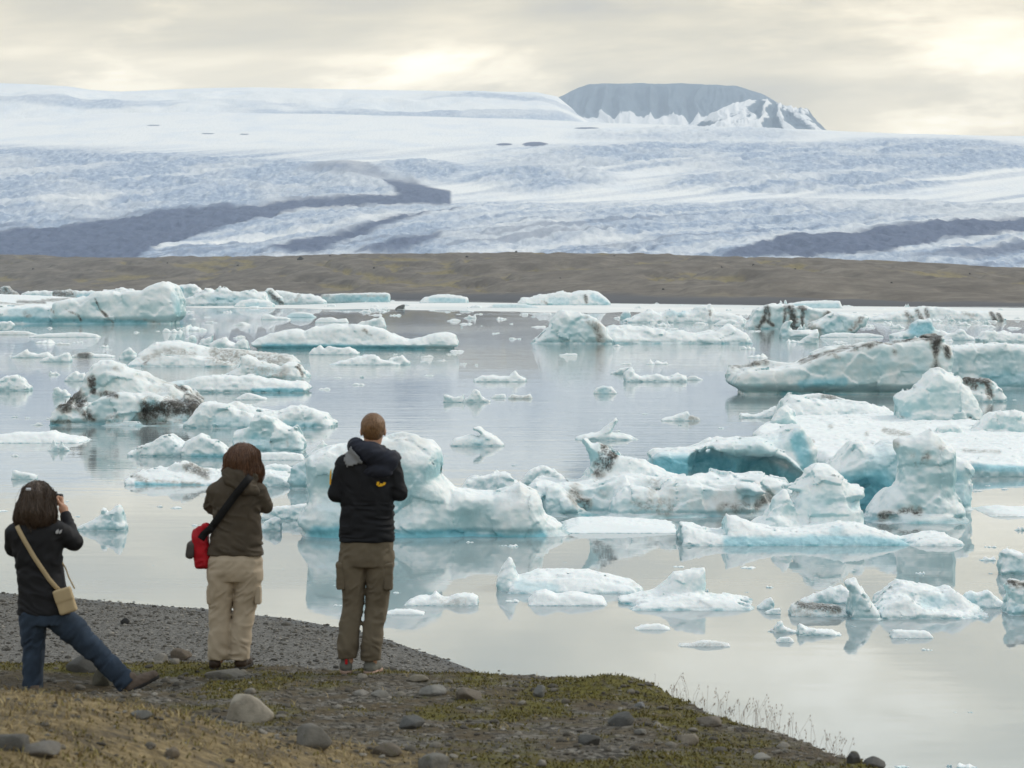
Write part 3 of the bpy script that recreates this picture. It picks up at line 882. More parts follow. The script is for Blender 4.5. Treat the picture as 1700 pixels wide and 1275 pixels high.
berg('iceberg', 'flat ice cake right of the tiny ice peak', 661, [(W, [(814, 660), (822, 655), (838, 654), (841, 660)], 0, None)], seed=35)
berg('iceberg', 'dirt-specked ice cake, last of the row right of the tiny ice peak', 662, [(W, [(843, 660), (850, 654), (862, 657), (872, 657), (880, 653), (884, 661)], 0, None)], dirt=[([(850, 660), (880, 661)], 5, 0.4)], seed=36)
# ---- front pieces
berg('iceberg', 'low white berg with an upright tail fin at its left end, near the shore', 988, [
    (W, [(827, 958), (833, 946), (845, 926), (850, 928), (855, 945), (862, 960), (880, 956), (895, 949), (930, 948), (960, 948), (990, 952), (1020, 958), (1045, 964), (1065, 975)], 0.5, 0.7, 0.5),
    (W, [(838, 982), (850, 962), (900, 952), (980, 955), (1050, 970), (1062, 980)], 0.2, 0.9)], dirt=[([(1055, 968)], 8, 0.3)], blue=[([(860, 972), (920, 978)], 12, 0.35)], seed=40, amp=0.6)
berg('ice_floe', 'smooth double-humped ice cake just in front of the tail-fin berg', 1006, [
    (W, [(876, 1000), (890, 983), (905, 980), (925, 988), (950, 983), (975, 988), (1000, 993), (1011, 1003)], 0, 0.5)], seed=41, cat='ice floe', amp=0.6)
berg('iceberg', 'low berg with a square sail on top and a frayed front edge', 1014, [
    (W, [(1027, 993), (1060, 986), (1090, 979), (1110, 966), (1120, 953), (1145, 948), (1168, 945), (1170, 965), (1166, 990), (1168, 1005)], 0.9, 0.5),
    (W, [(1036, 1006), (1060, 995), (1090, 990), (1120, 986), (1150, 984), (1180, 989), (1210, 991), (1240, 999), (1266, 1010)], 0.0, 0.9)], dirt=[([(1150, 1005), (1240, 1008)], 9, 0.15)], seed=42, amp=0.7)
berg('iceberg', 'small glassy ice point at the right tip of the sail berg', 1012, [(W, [(1258, 1008), (1268, 998), (1280, 990), (1284, 1000), (1284, 1010)], 0, None)], seed=43)
berg('iceberg', 'tiny glassy bow-tie of ice in front of the sail berg tip', 1020, [(W, [(1270, 1016), (1280, 1011), (1296, 1009), (1296, 1017)], 0, None)], seed=44)
berg('iceberg', 'white wedge of ice behind the brown-edged glassy ice', 1003, [(W, [(1327, 1000), (1355, 986), (1380, 974), (1395, 972), (1410, 980), (1414, 1000)], 0, None)], seed=45)
berg('iceberg', 'standing ice figure with a small head, in the front right cluster', 1029, [
    (W, [(1408, 1026), (1412, 1000), (1415, 982), (1405, 968), (1408, 964), (1420, 962), (1425, 972), (1440, 990), (1455, 1013), (1462, 1026)], 0, 0.45)], seed=46, amp=0.7)
berg('iceberg', 'lumpy blue-white berg right of the standing ice figure', 1026, [
    (W, [(1450, 1020), (1458, 995), (1475, 980), (1490, 967), (1505, 968), (1530, 973), (1560, 981), (1575, 975), (1590, 986), (1603, 1000), (1625, 1012), (1645, 1020)], 0.4, 0.8),
    (W, [(1448, 1022), (1465, 1002), (1490, 990), (1510, 990), (1530, 1005), (1570, 1012), (1640, 1020)], -0.2, 0.6)], blue=[([(1540, 1000), (1570, 998)], 14, 0.35)], seed=47)
berg('iceberg', 'grey glassy ice with a brown rim left of the standing ice figure', 1024, [
    (W, [(1311, 1018), (1316, 1005), (1325, 1000), (1345, 1002), (1365, 1003), (1390, 1006), (1402, 1014), (1408, 1022)], 0, None)], dirt=[([(1330, 1003), (1360, 1006), (1392, 1010)], 9, 0.85), ([(1320, 1015), (1350, 1018)], 12, 0.3)], seed=48)
berg('iceberg', 'translucent blue chips at the right of the front cluster', 1010, [(W, [(1596, 1004), (1602, 985), (1612, 980), (1622, 985), (1640, 980), (1655, 995), (1672, 1003)], 0, None)], blue=[([(1615, 995)], 14, 0.35)], seed=49)
berg('iceberg', 'small white fin floating in front of the standing ice figure', 1056, [(W, [(1323, 1052), (1327, 1034), (1338, 1042), (1360, 1045), (1380, 1047), (1396, 1052)], 0, None)], seed=50)
berg('iceberg', 'grey ice bar floating alone below the front cluster', 1060, [(W, [(1478, 1057), (1482, 1046), (1520, 1047), (1540, 1048), (1548, 1057)], 0, None)], dirt=[([(1490, 1050), (1540, 1052)], 12, 0.12)], seed=51)
berg('iceberg', 'little glassy cone of ice with a flat brim, left of the small white fin', 1051, [(W, [(1272, 1049), (1285, 1046), (1292, 1032), (1297, 1030), (1302, 1040), (1312, 1045), (1324, 1048)], 0, None)], dirt=[([(1280, 1048), (1310, 1048)], 5, 0.3)], seed=52)
berg('iceberg', 'small ice lump just below the glassy cone', 1067, [(W, [(1288, 1064), (1295, 1058), (1310, 1057), (1318, 1063)], 0, None)], seed=53)
berg('ice_floe', 'thin dirty ice strip floating alone off the mossy bank', 1074, [(W, [(1117, 1075), (1130, 1070), (1150, 1068), (1168, 1063), (1190, 1065), (1211, 1069)], 0, None)], dirt=[([(1125, 1073), (1205, 1069)], 8, 0.35)], seed=54, cat='ice floe')
berg('ice_floe', 'thin grey ice flake below the square-sail berg', 1046, [(W, [(1052, 1044), (1070, 1037), (1095, 1036), (1113, 1043)], 0, None)], seed=55, cat='ice floe', dirt=[([(1085, 1040)], 20, 0.12)])
berg('iceberg', 'tilted white block cut off by the right edge, behind the dirty-topped one', 955, [(W, [(1659, 935), (1664, 918), (1672, 911), (1700, 918), (1740, 930), (1745, 950)], 0, None)], blue=[([(1690, 945)], 20, 0.2)], seed=56)
berg('iceberg', 'block with a black dirt seam cut off by the right edge', 1022, [
    (W, [(1668, 1015), (1672, 990), (1670, 972), (1680, 965), (1700, 966), (1740, 975), (1745, 1010)], 0, None)], dirt=[([(1680, 967), (1720, 972)], 8, 0.9)], blue=[([(1690, 1015)], 14, 0.4)], seed=57)
berg('ice_floe', 'crystalline slush floe in the reflection right of the tallest person', 1006, [
    (W, [(668, 1003), (685, 994), (700, 991), (715, 991), (724, 983), (733, 993), (745, 994), (760, 987), (780, 986), (793, 991), (796, 1003)], 0, None)], dirt=[([(735, 998), (770, 1000)], 11, 0.3)], seed=58, cat='ice floe')
berg('ice_floe', 'flat ragged slush patch beside the legs of the tallest person', 1021, [(W, [(636, 1018), (655, 1012), (680, 1011), (705, 1017)], 0, None)], seed=59, cat='ice floe')
berg('ice_floe', 'flat floe at the right edge, above the block with the dirt seam', 858, [(W, [(1622, 853), (1640, 845), (1665, 842), (1690, 845), (1740, 843), (1745, 852)], 0, 1.3)], dirt=[([(1625, 852), (1690, 858)], 4, 0.3)], seed=60, cat='ice floe')
# ---- left side, near
berg('iceberg', 'pointed blue-white berg alone on calm water behind the leaning person', 881, [
    (W, [(132, 878), (140, 872), (160, 862), (168, 853), (172, 843), (181, 850), (190, 844), (198, 841), (205, 858), (212, 877)], 0, None)], blue=[([(180, 872)], 20, 0.2)], seed=61)
berg('iceberg', 'twin-humped white berg left of the woman in brown', 758, [
    (W, [(214, 752), (230, 743), (255, 735), (270, 724), (285, 719), (293, 729), (308, 738), (312, 750)], 0, None), (W, [(300, 752), (310, 736), (322, 726), (335, 720), (355, 730), (375, 743), (388, 754)], -0.6, None)],
    blue=[([(320, 757), (370, 758)], 6, 0.8)], seed=62)
berg('iceberg', 'tall faceted white berg above the head of the woman in brown', 751, [
    (W, [(390, 738), (392, 722), (405, 715), (415, 705), (422, 693), (435, 687), (455, 695), (470, 708), (482, 713), (490, 713), (500, 725), (507, 735), (507, 749)], 0, None)],
    blue=[([(420, 732), (440, 738)], 14, 0.4), ([(450, 742), (495, 740)], 14, 0.2)], dirt=[([(476, 722), (477, 740)], 4, 0.35)], seed=63, rnd=0.6)
berg('ice_floe', 'narrow ice ledge at the foot of the tall faceted berg', 764, [(W, [(420, 760), (430, 752), (470, 751), (500, 754), (506, 761)], 0, None)], seed=64, cat='ice floe')
berg('ice_floe', 'dirty-topped overhanging floe reaching behind the woman in brown', 806, [
    (W, [(216, 796), (225, 787), (245, 781), (280, 779), (320, 781), (360, 783), (400, 782), (440, 785), (480, 788), (496, 802)], 0, 1.8, 0.5), (W, [(272, 790), (280, 777), (290, 768), (305, 764), (320, 770), (345, 785)], 0.8, 0.8)],
    dirt=[([(312, 774), (340, 787)], 9, 0.85), ([(218, 789), (240, 797)], 6, 0.5), ([(240, 798), (330, 803)], 4, 0.35)], blue=[([(225, 803), (340, 808), (480, 806)], 5, 0.9)], under=0.12, seed=65, cat='ice floe')
berg('iceberg', 'small rounded ice block right of the woman in brown, on the floe', 792, [(W, [(434, 788), (440, 774), (455, 770), (475, 771), (490, 780), (496, 790)], 0, None)], seed=66)
berg('iceberg', 'white triangular ice wedge beside the elbow of the woman in brown', 808, [(W, [(428, 806), (434, 792), (448, 785), (470, 792), (490, 804)], 0, None)], seed=67)
berg('ice_floe', 'low pale ice tongue left of the flat-topped berg', 864, [(W, [(432, 862), (440, 846), (460, 841), (490, 840), (512, 836), (518, 860)], 0, None)], seed=68, cat='ice floe')
berg('iceberg', 'small white ice wedge by the arm of the woman in brown', 882, [(W, [(430, 880), (440, 866), (455, 858), (465, 860), (468, 878)], 0, None)], seed=69)
berg('iceberg', 'ash-blackened berg with a tilted grey crest and white front humps', 707, [
    (W, [(118, 680), (124, 658), (135, 646), (150, 622), (160, 607), (175, 602), (195, 604), (215, 612), (235, 620), (255, 631), (270, 639), (290, 641), (310, 650), (332, 664), (335, 690)], 2.2, 1.9, 0.35),
    (W, [(78, 702), (95, 682), (105, 671), (121, 654), (128, 668), (142, 682), (158, 697)], 0.1, 0.8),
    (W, [(128, 695), (130, 672), (150, 669), (170, 662), (190, 658), (215, 656), (240, 664), (236, 685), (228, 700)], 0.2, 1.1), (W, [(215, 690), (232, 655), (255, 653), (275, 658), (296, 663), (330, 670), (335, 700)], 0.7, 1.1, 0.2),
    (W, [(158, 706), (175, 693), (210, 692), (240, 702), (300, 700), (330, 706)], -0.2, 0.7)],
    dirt=[([(108, 672), (124, 656), (130, 668)], 13, 1.0), ([(140, 686), (154, 696)], 8, 0.8), ([(152, 632), (155, 648)], 6, 1.0), ([(168, 654), (192, 656)], 7, 0.9), ([(80, 699), (110, 702)], 5, 0.6), ([(245, 682), (300, 676), (325, 672)], 20, 1.0),
          ([(235, 672), (240, 690)], 10, 0.9), ([(240, 700), (280, 704)], 8, 0.6), ([(295, 642), (330, 664)], 5, 0.85), ([(185, 610), (200, 612)], 7, 0.4), ([(225, 622), (280, 640)], 7, 0.3), ([(180, 695), (190, 692)], 7, 0.5),
          ([(130, 640), (160, 640)], 24, 0.22), ([(270, 660), (300, 690)], 30, 0.35)], dents=[(262, 684, 22, 0.2)], seed=70, amp=0.85)
berg('iceberg', 'smooth pale berg adjoining the right end of the ash-blackened berg', 711, [
    (W, [(308, 704), (330, 676), (345, 667), (365, 668), (385, 675), (400, 683), (420, 690), (438, 706)], 0, None)], blue=[([(360, 700), (420, 704)], 12, 0.3)], dirt=[([(345, 692)], 12, 0.25)], seed=71)
berg('iceberg', 'long double-humped pale berg stretching left of the tallest person\'s head', 712, [
    (W, [(372, 690), (378, 670), (390, 667), (410, 674), (440, 680), (465, 685), (480, 677), (495, 674), (515, 677), (530, 685), (545, 692), (556, 704)], 1.0, None)], blue=[([(475, 705), (520, 708)], 9, 0.6)], dirt=[([(392, 670), (402, 678)], 6, 0.2)], seed=72)
berg('ice_floe', 'long flat white slush floe at the left edge behind the leaning person', 736, [(W, [(-20, 732), (0, 722), (30, 718), (60, 719), (90, 716), (105, 724), (130, 726), (146, 733)], 0, 1.3)], seed=73, cat='ice floe')
berg('iceberg', 'smooth white dome at the left edge in mid lagoon', 649, [(W, [(-30, 645), (-10, 632), (10, 625), (28, 621), (40, 629), (51, 645)], 0, None)], seed=74)
berg('iceberg', 'small white berg with a nub, upper left of the ash-blackened berg', 633, [(W, [(107, 631), (114, 624), (122, 618), (127, 615), (130, 620), (140, 619), (148, 630)], 0, None)], seed=75)
berg('iceberg', 'small jagged ice piece left of the ash-blackened berg crest', 659, [(W, [(87, 657), (90, 645), (97, 642), (102, 648), (108, 646), (116, 656)], 0, None)], seed=76)
berg('iceberg', 'small wedge-shaped ice piece left of the leaning person\'s head', 796, [(W, [(20, 795), (22, 780), (35, 784), (62, 789)], 0, None)], seed=77)
# ---- left side, middle distance
berg('ice_floe', 'long pale turquoise ledge below the grey-banded berg', 652, [
    (W, [(252, 652), (265, 640), (290, 634), (310, 632), (330, 626), (360, 623), (390, 625), (420, 623), (440, 628), (455, 631), (480, 634), (505, 636), (513, 643)], 0.0, None, 0.5)],
    blue=[([(420, 648), (500, 648)], 5, 0.9), ([(300, 645)], 30, 0.2)], under=0.10, seed=78, cat='ice floe')
berg('iceberg', 'small ice fin in front of the long turquoise ledge', 664, [(W, [(392, 662), (402, 655), (412, 652), (425, 655), (444, 662)], 0, None)], seed=79)
berg('iceberg', 'broad grey-banded berg with smooth white front roll', 609, [
    (W, [(220, 604), (230, 595), (240, 582), (255, 572), (275, 568), (300, 567), (320, 570), (345, 577), (370, 580), (400, 580), (440, 587), (470, 590), (486, 593), (496, 606)], 1.5, 3.4, 0.6),
    (W, [(240, 606), (255, 594), (270, 590), (310, 590), (345, 594), (380, 602), (400, 607)], -0.3, 1.5)],
    dirt=[([(240, 598), (275, 584), (320, 586)], 9, 0.4), ([(360, 590), (420, 596), (470, 598)], 18, 0.5), ([(242, 602)], 6, 0.7)], seed=80, amp=0.7)
berg('iceberg', 'green-grey jagged berg in front of the grey-banded berg', 629, [
    (W, [(370, 624), (385, 616), (400, 608), (402, 592), (410, 590), (430, 600), (450, 605), (465, 608), (475, 602), (490, 603), (500, 610), (513, 626)], 0, None)], dirt=[([(495, 608), (502, 624)], 3, 0.9), ([(420, 615), (470, 620)], 16, 0.35), ([(405, 600)], 10, 0.2)], blue=[([(440, 618)], 20, 0.2)], seed=81)
berg('iceberg', 'row of jagged ice teeth on the back of the grey-banded berg', 582, [(W, [(345, 580), (349, 571), (360, 565), (368, 562), (375, 559), (378, 568), (390, 573), (400, 566), (405, 562), (410, 568), (414, 578)], 0, None)], seed=82)
berg('iceberg', 'small ice cap above the left end of the grey-banded berg', 574, [(W, [(304, 571), (308, 562), (316, 558), (323, 556), (326, 566), (326, 572)], 0, None)], seed=83)
berg('iceberg', 'slanted small ice horn between the ice cap and the ice teeth', 576, [(W, [(328, 574), (335, 565), (345, 561), (354, 556), (353, 566), (350, 574)], 0, None)], seed=84)
berg('iceberg', 'little white cone at the left tip of the grey-banded berg', 597, [(W, [(198, 594), (206, 582), (215, 577), (224, 585), (228, 594)], 0, None)], seed=85)
berg('ice_floe', 'jumbled greenish slush floe with a small peak, left mid lagoon', 594, [(W, [(22, 592), (35, 586), (44, 580), (50, 586), (62, 588), (80, 585), (88, 592)], 0, None)], dirt=[([(45, 586)], 8, 0.25)], seed=86, cat='ice floe')
berg('iceberg', 'pale ice block with a raised right corner beside the jumbled slush floe', 601, [(W, [(68, 599), (75, 593), (95, 592), (104, 587), (115, 585), (119, 598)], 0, None)], seed=87)
berg('ice_floe', 'flat floe with a dark smudge right of the jumbled slush floe', 593, [(W, [(119, 591), (128, 587), (145, 584), (158, 588), (175, 588), (190, 591)], 0, None)], dirt=[([(132, 589), (145, 590)], 8, 0.9)], seed=88, cat='ice floe')
berg('ice_floe', 'long low brash floe in front of the tall pale berg', 560, [(W, [(50, 558), (75, 554), (100, 553), (118, 552), (140, 552), (160, 555), (167, 559)], 0, None)], seed=89, cat='ice floe')
berg('ice_floe', 'flat grey floe with a white cap at the left edge', 556, [(W, [(-20, 554), (0, 550), (20, 549), (45, 550), (60, 555)], 0, None)], dirt=[([(0, 553), (50, 553)], 6, 0.25)], seed=90, cat='ice floe')
berg('iceberg', 'white boulder of ice at the left edge in front of the tall pale berg', 549, [(W, [(-20, 546), (-10, 538), (5, 534), (18, 533), (24, 540), (20, 548)], 0, None)], seed=91)
berg('iceberg', 'long pale berg with a shadowed undercut and a knob at its right end', 581, [
    (W, [(422, 568), (432, 561), (455, 554), (490, 547), (508, 551), (516, 546), (525, 543), (550, 540), (590, 539), (620, 542), (640, 548), (660, 560), (680, 564), (700, 560), (715, 556), (725, 553), (745, 553), (756, 557), (761, 574)], 0.0, 4.0, 0.4)],
    dirt=[([(605, 548), (615, 556)], 4, 0.5), ([(450, 558), (640, 556)], 8, 0.12)], blue=[([(440, 577), (600, 579), (700, 582)], 9, 1.0)], under=0.22, seed=92, amp=0.6)
berg('iceberg', 'blue-white ice tent on the back of the long pale berg', 545, [(W, [(586, 540), (600, 534), (615, 531), (632, 525), (637, 529), (641, 541)], 0, None)], seed=93)
berg('iceberg', 'knobbly ice bar floating in front of the long pale berg', 589, [(W, [(514, 587), (520, 579), (526, 577), (532, 572), (539, 579), (546, 575), (560, 578), (578, 577), (588, 581), (596, 586)], 0, None)], seed=94)
berg('iceberg', 'low white ice ramp right of the green-grey jagged berg', 606, [(W, [(545, 606), (580, 596), (605, 590), (622, 589), (632, 598), (650, 600), (665, 604)], 0, None), (W, [(640, 603), (648, 594), (662, 591), (668, 587), (672, 594), (682, 602)], 0.5, None)], seed=95)
# ---- far ice band
berg('iceberg', 'biggest far berg at the left, sheer pale face and sloping crest', 538, [
    (W, [(92, 530), (98, 505), (110, 500), (130, 497), (150, 495), (165, 488), (190, 486), (225, 483), (240, 484), (252, 478), (265, 472), (277, 468), (290, 477), (299, 498), (301, 518), (297, 533)], 0.0, 7.0, 0.35),
    (W, [(-40, 530), (-30, 510), (20, 508), (60, 507), (92, 508), (110, 515), (120, 530)], 2.0, 7.0, 0.3)],
    dirt=[([(158, 495), (165, 512), (188, 536)], 2.4, 0.9), ([(110, 514), (130, 524), (135, 532)], 2.2, 0.7), ([(88, 515), (92, 526)], 4, 0.7), ([(45, 522)], 6, 0.5), ([(240, 530), (265, 537)], 3, 0.4)],
    blue=[([(0, 530), (150, 534), (240, 536)], 6, 0.8), ([(20, 518), (80, 520)], 9, 0.4), ([(290, 490), (297, 520)], 8, 0.35)], seed=100, amp=0.5, rnd=0.5, under=0.08)
berg('iceberg', 'flat snowy far berg with dark dirt lines, upper left edge', 508, [(W, [(-60, 506), (-50, 496), (0, 489), (60, 491), (110, 494), (160, 496), (175, 504)], 0.0, 30.0, 0.7)], dirt=[([(30, 501), (75, 502)], 3, 0.8), ([(70, 499), (130, 496)], 3, 0.7), ([(0, 503), (40, 506)], 2, 0.5)], seed=101, amp=0.5)
berg('iceberg', 'dark grey lump of far ice at the upper left corner of the lagoon', 500, [(W, [(-20, 498), (-5, 480), (5, 476), (14, 474), (18, 480), (28, 484), (34, 496)], 0, None)], dirt=[([(0, 482), (25, 488)], 12, 0.75)], seed=102)
berg('iceberg', 'low blue far ice between two dark lumps at the left', 501, [(W, [(28, 498), (38, 486), (60, 484), (75, 482), (90, 484), (92, 498)], 0, None)], blue=[([(40, 494), (85, 494)], 7, 0.4)], seed=103)
berg('iceberg', 'far berg half charcoal and half blue, at the left', 502, [(W, [(87, 499), (88, 483), (110, 481), (125, 483), (140, 483), (158, 482), (161, 498)], 0, None)], dirt=[([(90, 487), (118, 490)], 9, 0.8)], blue=[([(130, 494), (158, 490)], 7, 0.6)], seed=104)
berg('iceberg', 'white far ice crest with a small peak left of the sloping crest', 500, [(W, [(168, 498), (172, 483), (190, 481), (198, 479), (200, 476), (212, 479), (235, 484), (240, 497)], 0, None)], seed=105)
berg('iceberg', 'white far dome with a bright blue hollow', 504, [(W, [(284, 502), (290, 476), (302, 472), (315, 471), (328, 475), (340, 486), (348, 500)], 0, None)], blue=[([(300, 481)], 7, 1.0), ([(310, 495)], 14, 0.2)], seed=106)
berg('iceberg', 'jagged pale blue far ridge right of the blue-hollowed dome', 507, [
    (W, [(302, 505), (310, 495), (325, 490), (340, 482), (349, 478), (356, 484), (365, 480), (370, 477), (377, 479), (385, 484), (400, 487), (410, 482), (420, 484), (428, 490), (440, 488), (446, 503)], 0, None)], blue=[([(350, 497), (420, 500)], 9, 0.4)], seed=107, amp=1.3)
berg('iceberg', 'low blue-white far floe in front of the jagged blue ridge', 510, [(W, [(388, 508), (400, 500), (420, 496), (440, 499), (455, 504)], 0, None)], blue=[([(410, 506), (440, 506)], 5, 0.4)], seed=108)
berg('iceberg', 'far berg with a charcoal-striped leaning end', 506, [(W, [(438, 504), (439, 482), (445, 479), (454, 480), (460, 488), (468, 496), (472, 505)], 0, None)], dirt=[([(449, 486), (468, 504)], 5, 0.9), ([(440, 482)], 4, 0.4)], seed=109)
berg('iceberg', 'long white far slope right of the charcoal-striped end', 505, [(W, [(452, 500), (458, 483), (475, 485), (490, 488), (500, 490), (515, 489), (530, 493), (545, 503)], 4, None)], dirt=[([(497, 490), (492, 498)], 3, 0.4)], seed=110)
berg('iceberg', 'flat tabular far berg with a blue face in the middle', 502, [(W, [(530, 500), (535, 489), (560, 488), (600, 487), (630, 486), (646, 487), (647, 501)], 0, None, 0.1)], dirt=[([(530, 490), (545, 490)], 4, 0.4), ([(600, 491), (640, 492)], 2, 0.4)], blue=[([(560, 496), (640, 496)], 6, 0.5)], seed=111, rnd=0.4, amp=0.7)
berg('iceberg', 'small far floe of turquoise layers left of the far blue dome', 503, [(W, [(697, 501), (705, 494), (722, 490), (745, 489), (765, 491), (776, 495), (777, 501)], 0, None)], blue=[([(715, 498), (770, 499)], 5, 0.5)], seed=112)
berg('iceberg', 'black leaping shard of ice in the far bright water', 514, [(W, [(656, 512), (660, 508), (666, 507), (672, 503), (672, 513)], 0, None)], dirt=[([(658, 511), (672, 506)], 9, 1.0)], seed=113)
berg('iceberg', 'far humped berg with blue shadows and a dark crack in front of the brown hill', 507, [
    (W, [(858, 505), (866, 496), (885, 492), (905, 490), (920, 487), (935, 484), (948, 488), (965, 484), (978, 482), (992, 485), (1003, 493), (1013, 504)], 0, None)], dirt=[([(971, 491), (974, 502)], 3, 0.8), ([(900, 500), (907, 503)], 3, 0.5)], blue=[([(915, 500), (940, 500)], 8, 0.35), ([(985, 492), (1005, 503)], 7, 0.5)], seed=114)
berg('ice_floe', 'low blue far floe left of the far humped berg', 511, [(W, [(808, 510), (820, 505), (845, 504), (870, 505), (896, 510)], 0, None)], blue=[([(820, 508), (890, 508)], 4, 0.3)], seed=115, cat='ice floe')
berg('iceberg', 'jumbled far white berg behind the banded flank, with a boxy right block', 536, [
    (W, [(1034, 534), (1048, 528), (1060, 522), (1080, 516), (1100, 521), (1112, 514), (1122, 519), (1135, 519), (1150, 518), (1157, 508), (1178, 507), (1186, 519), (1215, 520), (1232, 528), (1240, 535)], 0, None)], dirt=[([(1178, 515), (1179, 526)], 2, 0.7)], blue=[([(1110, 520), (1135, 520)], 6, 0.4)], seed=116, amp=1.2)
berg('iceberg', 'small turquoise fin right of the wide white berg hump', 531, [(W, [(1028, 529), (1034, 519), (1046, 515), (1047, 529)], 0, None)], blue=[([(1040, 525)], 9, 0.5)], seed=117)
berg('iceberg', 'zebra-striped black and white far berg', 546, [
    (W, [(1236, 544), (1247, 532), (1253, 514), (1270, 508), (1300, 507), (1335, 509), (1352, 514), (1375, 517), (1386, 525), (1386, 543)], 0, None, 0.2)],
    dirt=[([(1273, 510), (1269, 530), (1258, 544)], 4.5, 1.0), ([(1277, 512), (1276, 535), (1284, 541)], 3, 0.9), ([(1302, 510), (1303, 535)], 3, 0.8), ([(1312, 511), (1318, 543)], 8, 1.0), ([(1332, 511), (1333, 543)], 4, 0.9), ([(1328, 510), (1336, 513)], 5, 0.9), ([(1375, 520), (1365, 530)], 5, 0.8), ([(1345, 530), (1380, 528)], 10, 0.25)], seed=118, amp=0.8, rnd=0.5)
berg('iceberg', 'glassy green-white berg with a dark wedge at the right of the zebra-striped berg', 554, [
    (W, [(1338, 550), (1345, 540), (1362, 530), (1390, 517), (1410, 523), (1425, 525), (1440, 527), (1432, 540), (1420, 550)], 0, None)], dirt=[([(1430, 528), (1412, 547)], 6, 0.65), ([(1342, 540), (1358, 548)], 9, 0.45)], blue=[([(1370, 545), (1400, 535)], 12, 0.3)], seed=119)
berg('ice_floe', 'layered turquoise slab lying behind the zebra-striped berg', 512, [(W, [(1303, 510), (1308, 504), (1325, 502), (1345, 500), (1370, 499), (1393, 500), (1396, 508)], 0, None)], blue=[([(1320, 508), (1390, 507)], 5, 0.5)], seed=120, cat='ice floe')
berg('iceberg', 'long far white berg with dark hatching, upper right', 533, [
    (W, [(1440, 531), (1465, 522), (1485, 518), (1500, 517), (1518, 514), (1530, 508), (1550, 509), (1575, 512), (1590, 519), (1615, 517), (1645, 518), (1658, 520), (1665, 532)], 0, None)],
    dirt=[([(1505, 520), (1512, 530)], 5, 0.7), ([(1522, 516), (1530, 530)], 4, 0.8), ([(1537, 513), (1540, 525)], 4, 0.7), ([(1645, 520), (1652, 532)], 4, 0.9), ([(1657, 521), (1663, 532)], 4, 0.9), ([(1600, 519), (1618, 528)], 5, 0.4)], seed=121)
berg('iceberg', 'vivid turquoise pinnacle of far ice behind the dirty slab', 561, [
    (W, [(1480, 558), (1490, 554), (1502, 551), (1511, 547), (1514, 537), (1526, 533), (1545, 528), (1545, 540), (1549, 546), (1565, 551), (1580, 555), (1592, 559)], 0, None)], blue=[([(1520, 548), (1540, 545)], 16, 0.85)], seed=122)
berg('iceberg', 'small far ice knob right of the turquoise pinnacle', 565, [(W, [(1562, 563), (1575, 555), (1585, 552), (1593, 546), (1600, 548), (1606, 556), (1622, 563)], 0, None)], seed=123)
berg('iceberg', 'rough white far ice heap at the right edge', 568, [(W, [(1621, 562), (1630, 552), (1645, 547), (1655, 553), (1668, 550), (1680, 556), (1690, 553), (1720, 558), (1730, 566)], 0, None)], seed=124, amp=1.4)
berg('iceberg', 'small ice dog sitting in front of the zebra-striped berg', 561, [(W, [(1295, 559), (1297, 546), (1300, 538), (1308, 531), (1314, 532), (1311, 539), (1310, 546), (1320, 550), (1345, 549), (1358, 548), (1358, 558)], 0, None)], blue=[([(1303, 552)], 8, 0.4)], seed=125)
berg('iceberg', 'tilted white ice ramp right of the sitting ice dog', 571, [(W, [(1320, 570), (1338, 560), (1352, 552), (1358, 550), (1358, 566)], 0, None)], seed=126)
berg('ice_floe', 'low rubble floe between the zebra-striped berg and the dirty slab', 560, [(W, [(1362, 558), (1380, 553), (1400, 552), (1420, 554), (1440, 553), (1466, 557)], 0, None)], seed=127, cat='ice floe')
berg('ice_floe', 'turquoise lens-shaped far floe above the long pale berg', 527, [(W, [(474, 526), (484, 520), (500, 518), (515, 520), (524, 526)], 0, None)], blue=[([(480, 524), (520, 525)], 5, 0.45)], seed=128, cat='ice floe')
berg('ice_floe', 'knobbly far floe left of the turquoise lens-shaped floe', 531, [(W, [(434, 529), (438, 522), (448, 522), (458, 526), (470, 526), (482, 529)], 0, None)], seed=129, cat='ice floe')
berg('ice_floe', 'ragged far floe right of the turquoise lens-shaped floe', 536, [(W, [(524, 533), (530, 528), (550, 527), (562, 530), (575, 529), (579, 535)], 0, None)], seed=130, cat='ice floe')
berg('iceberg', 'pale green rounded berg with a spout, behind the wide white berg right end', 541, [(W, [(1186, 540), (1196, 532), (1212, 530), (1225, 534), (1228, 529), (1234, 530), (1236, 540)], 0, None)], seed=131)

# ---- bright white sheet standing in for sky reflected off calm far water
def build_sky_sheen():
    m, t, b = new_mat('sky_sheen')
    pos = t('ShaderNodeNewGeometry').outputs['Position']
    n = t.noise(t.mapping(pos, (0, 0, 0), (0.02, 0.008, 1)), 1.0, 5, 0.6)
    t.l.new(t.ramp(n, [(0.35, (0.66, 0.70, 0.70)), (0.6, (0.84, 0.84, 0.82))]), b.inputs['Base Color'])
    b.inputs['Roughness'].default_value = 0.5
    px = np.linspace(300, 2200, 400)
    far = interp([(300, 509), (500, 506), (650, 500), (850, 503), (1000, 503.5), (1300, 507.5), (1700, 511), (2200, 516)], px)
    near = interp([(300, 511), (420, 511.5), (650, 514), (900, 518.5), (1000, 520), (1030, 518), (1300, 524), (1700, 533), (2200, 545)], px) + 1.6 * fbm(px / 50, 0 * px, 0 * px, 4)
    u = np.linspace(0, 1, 6)
    U, P = np.meshgrid(u, px, indexing='xy')
    R = far[:, None] + (near - far)[:, None] * U
    X, Y = on_plane(P, R, 0.03)
    tag(add('sky_sheen', np_mesh('sky_sheen', np.stack([X, Y, 0 * X + 0.03], -1).reshape(-1, 3), grid_faces(400, 6), m)), 'bright sheet added as sky sheen on the far water', 'slush ice', kind='stuff')


build_sky_sheen()

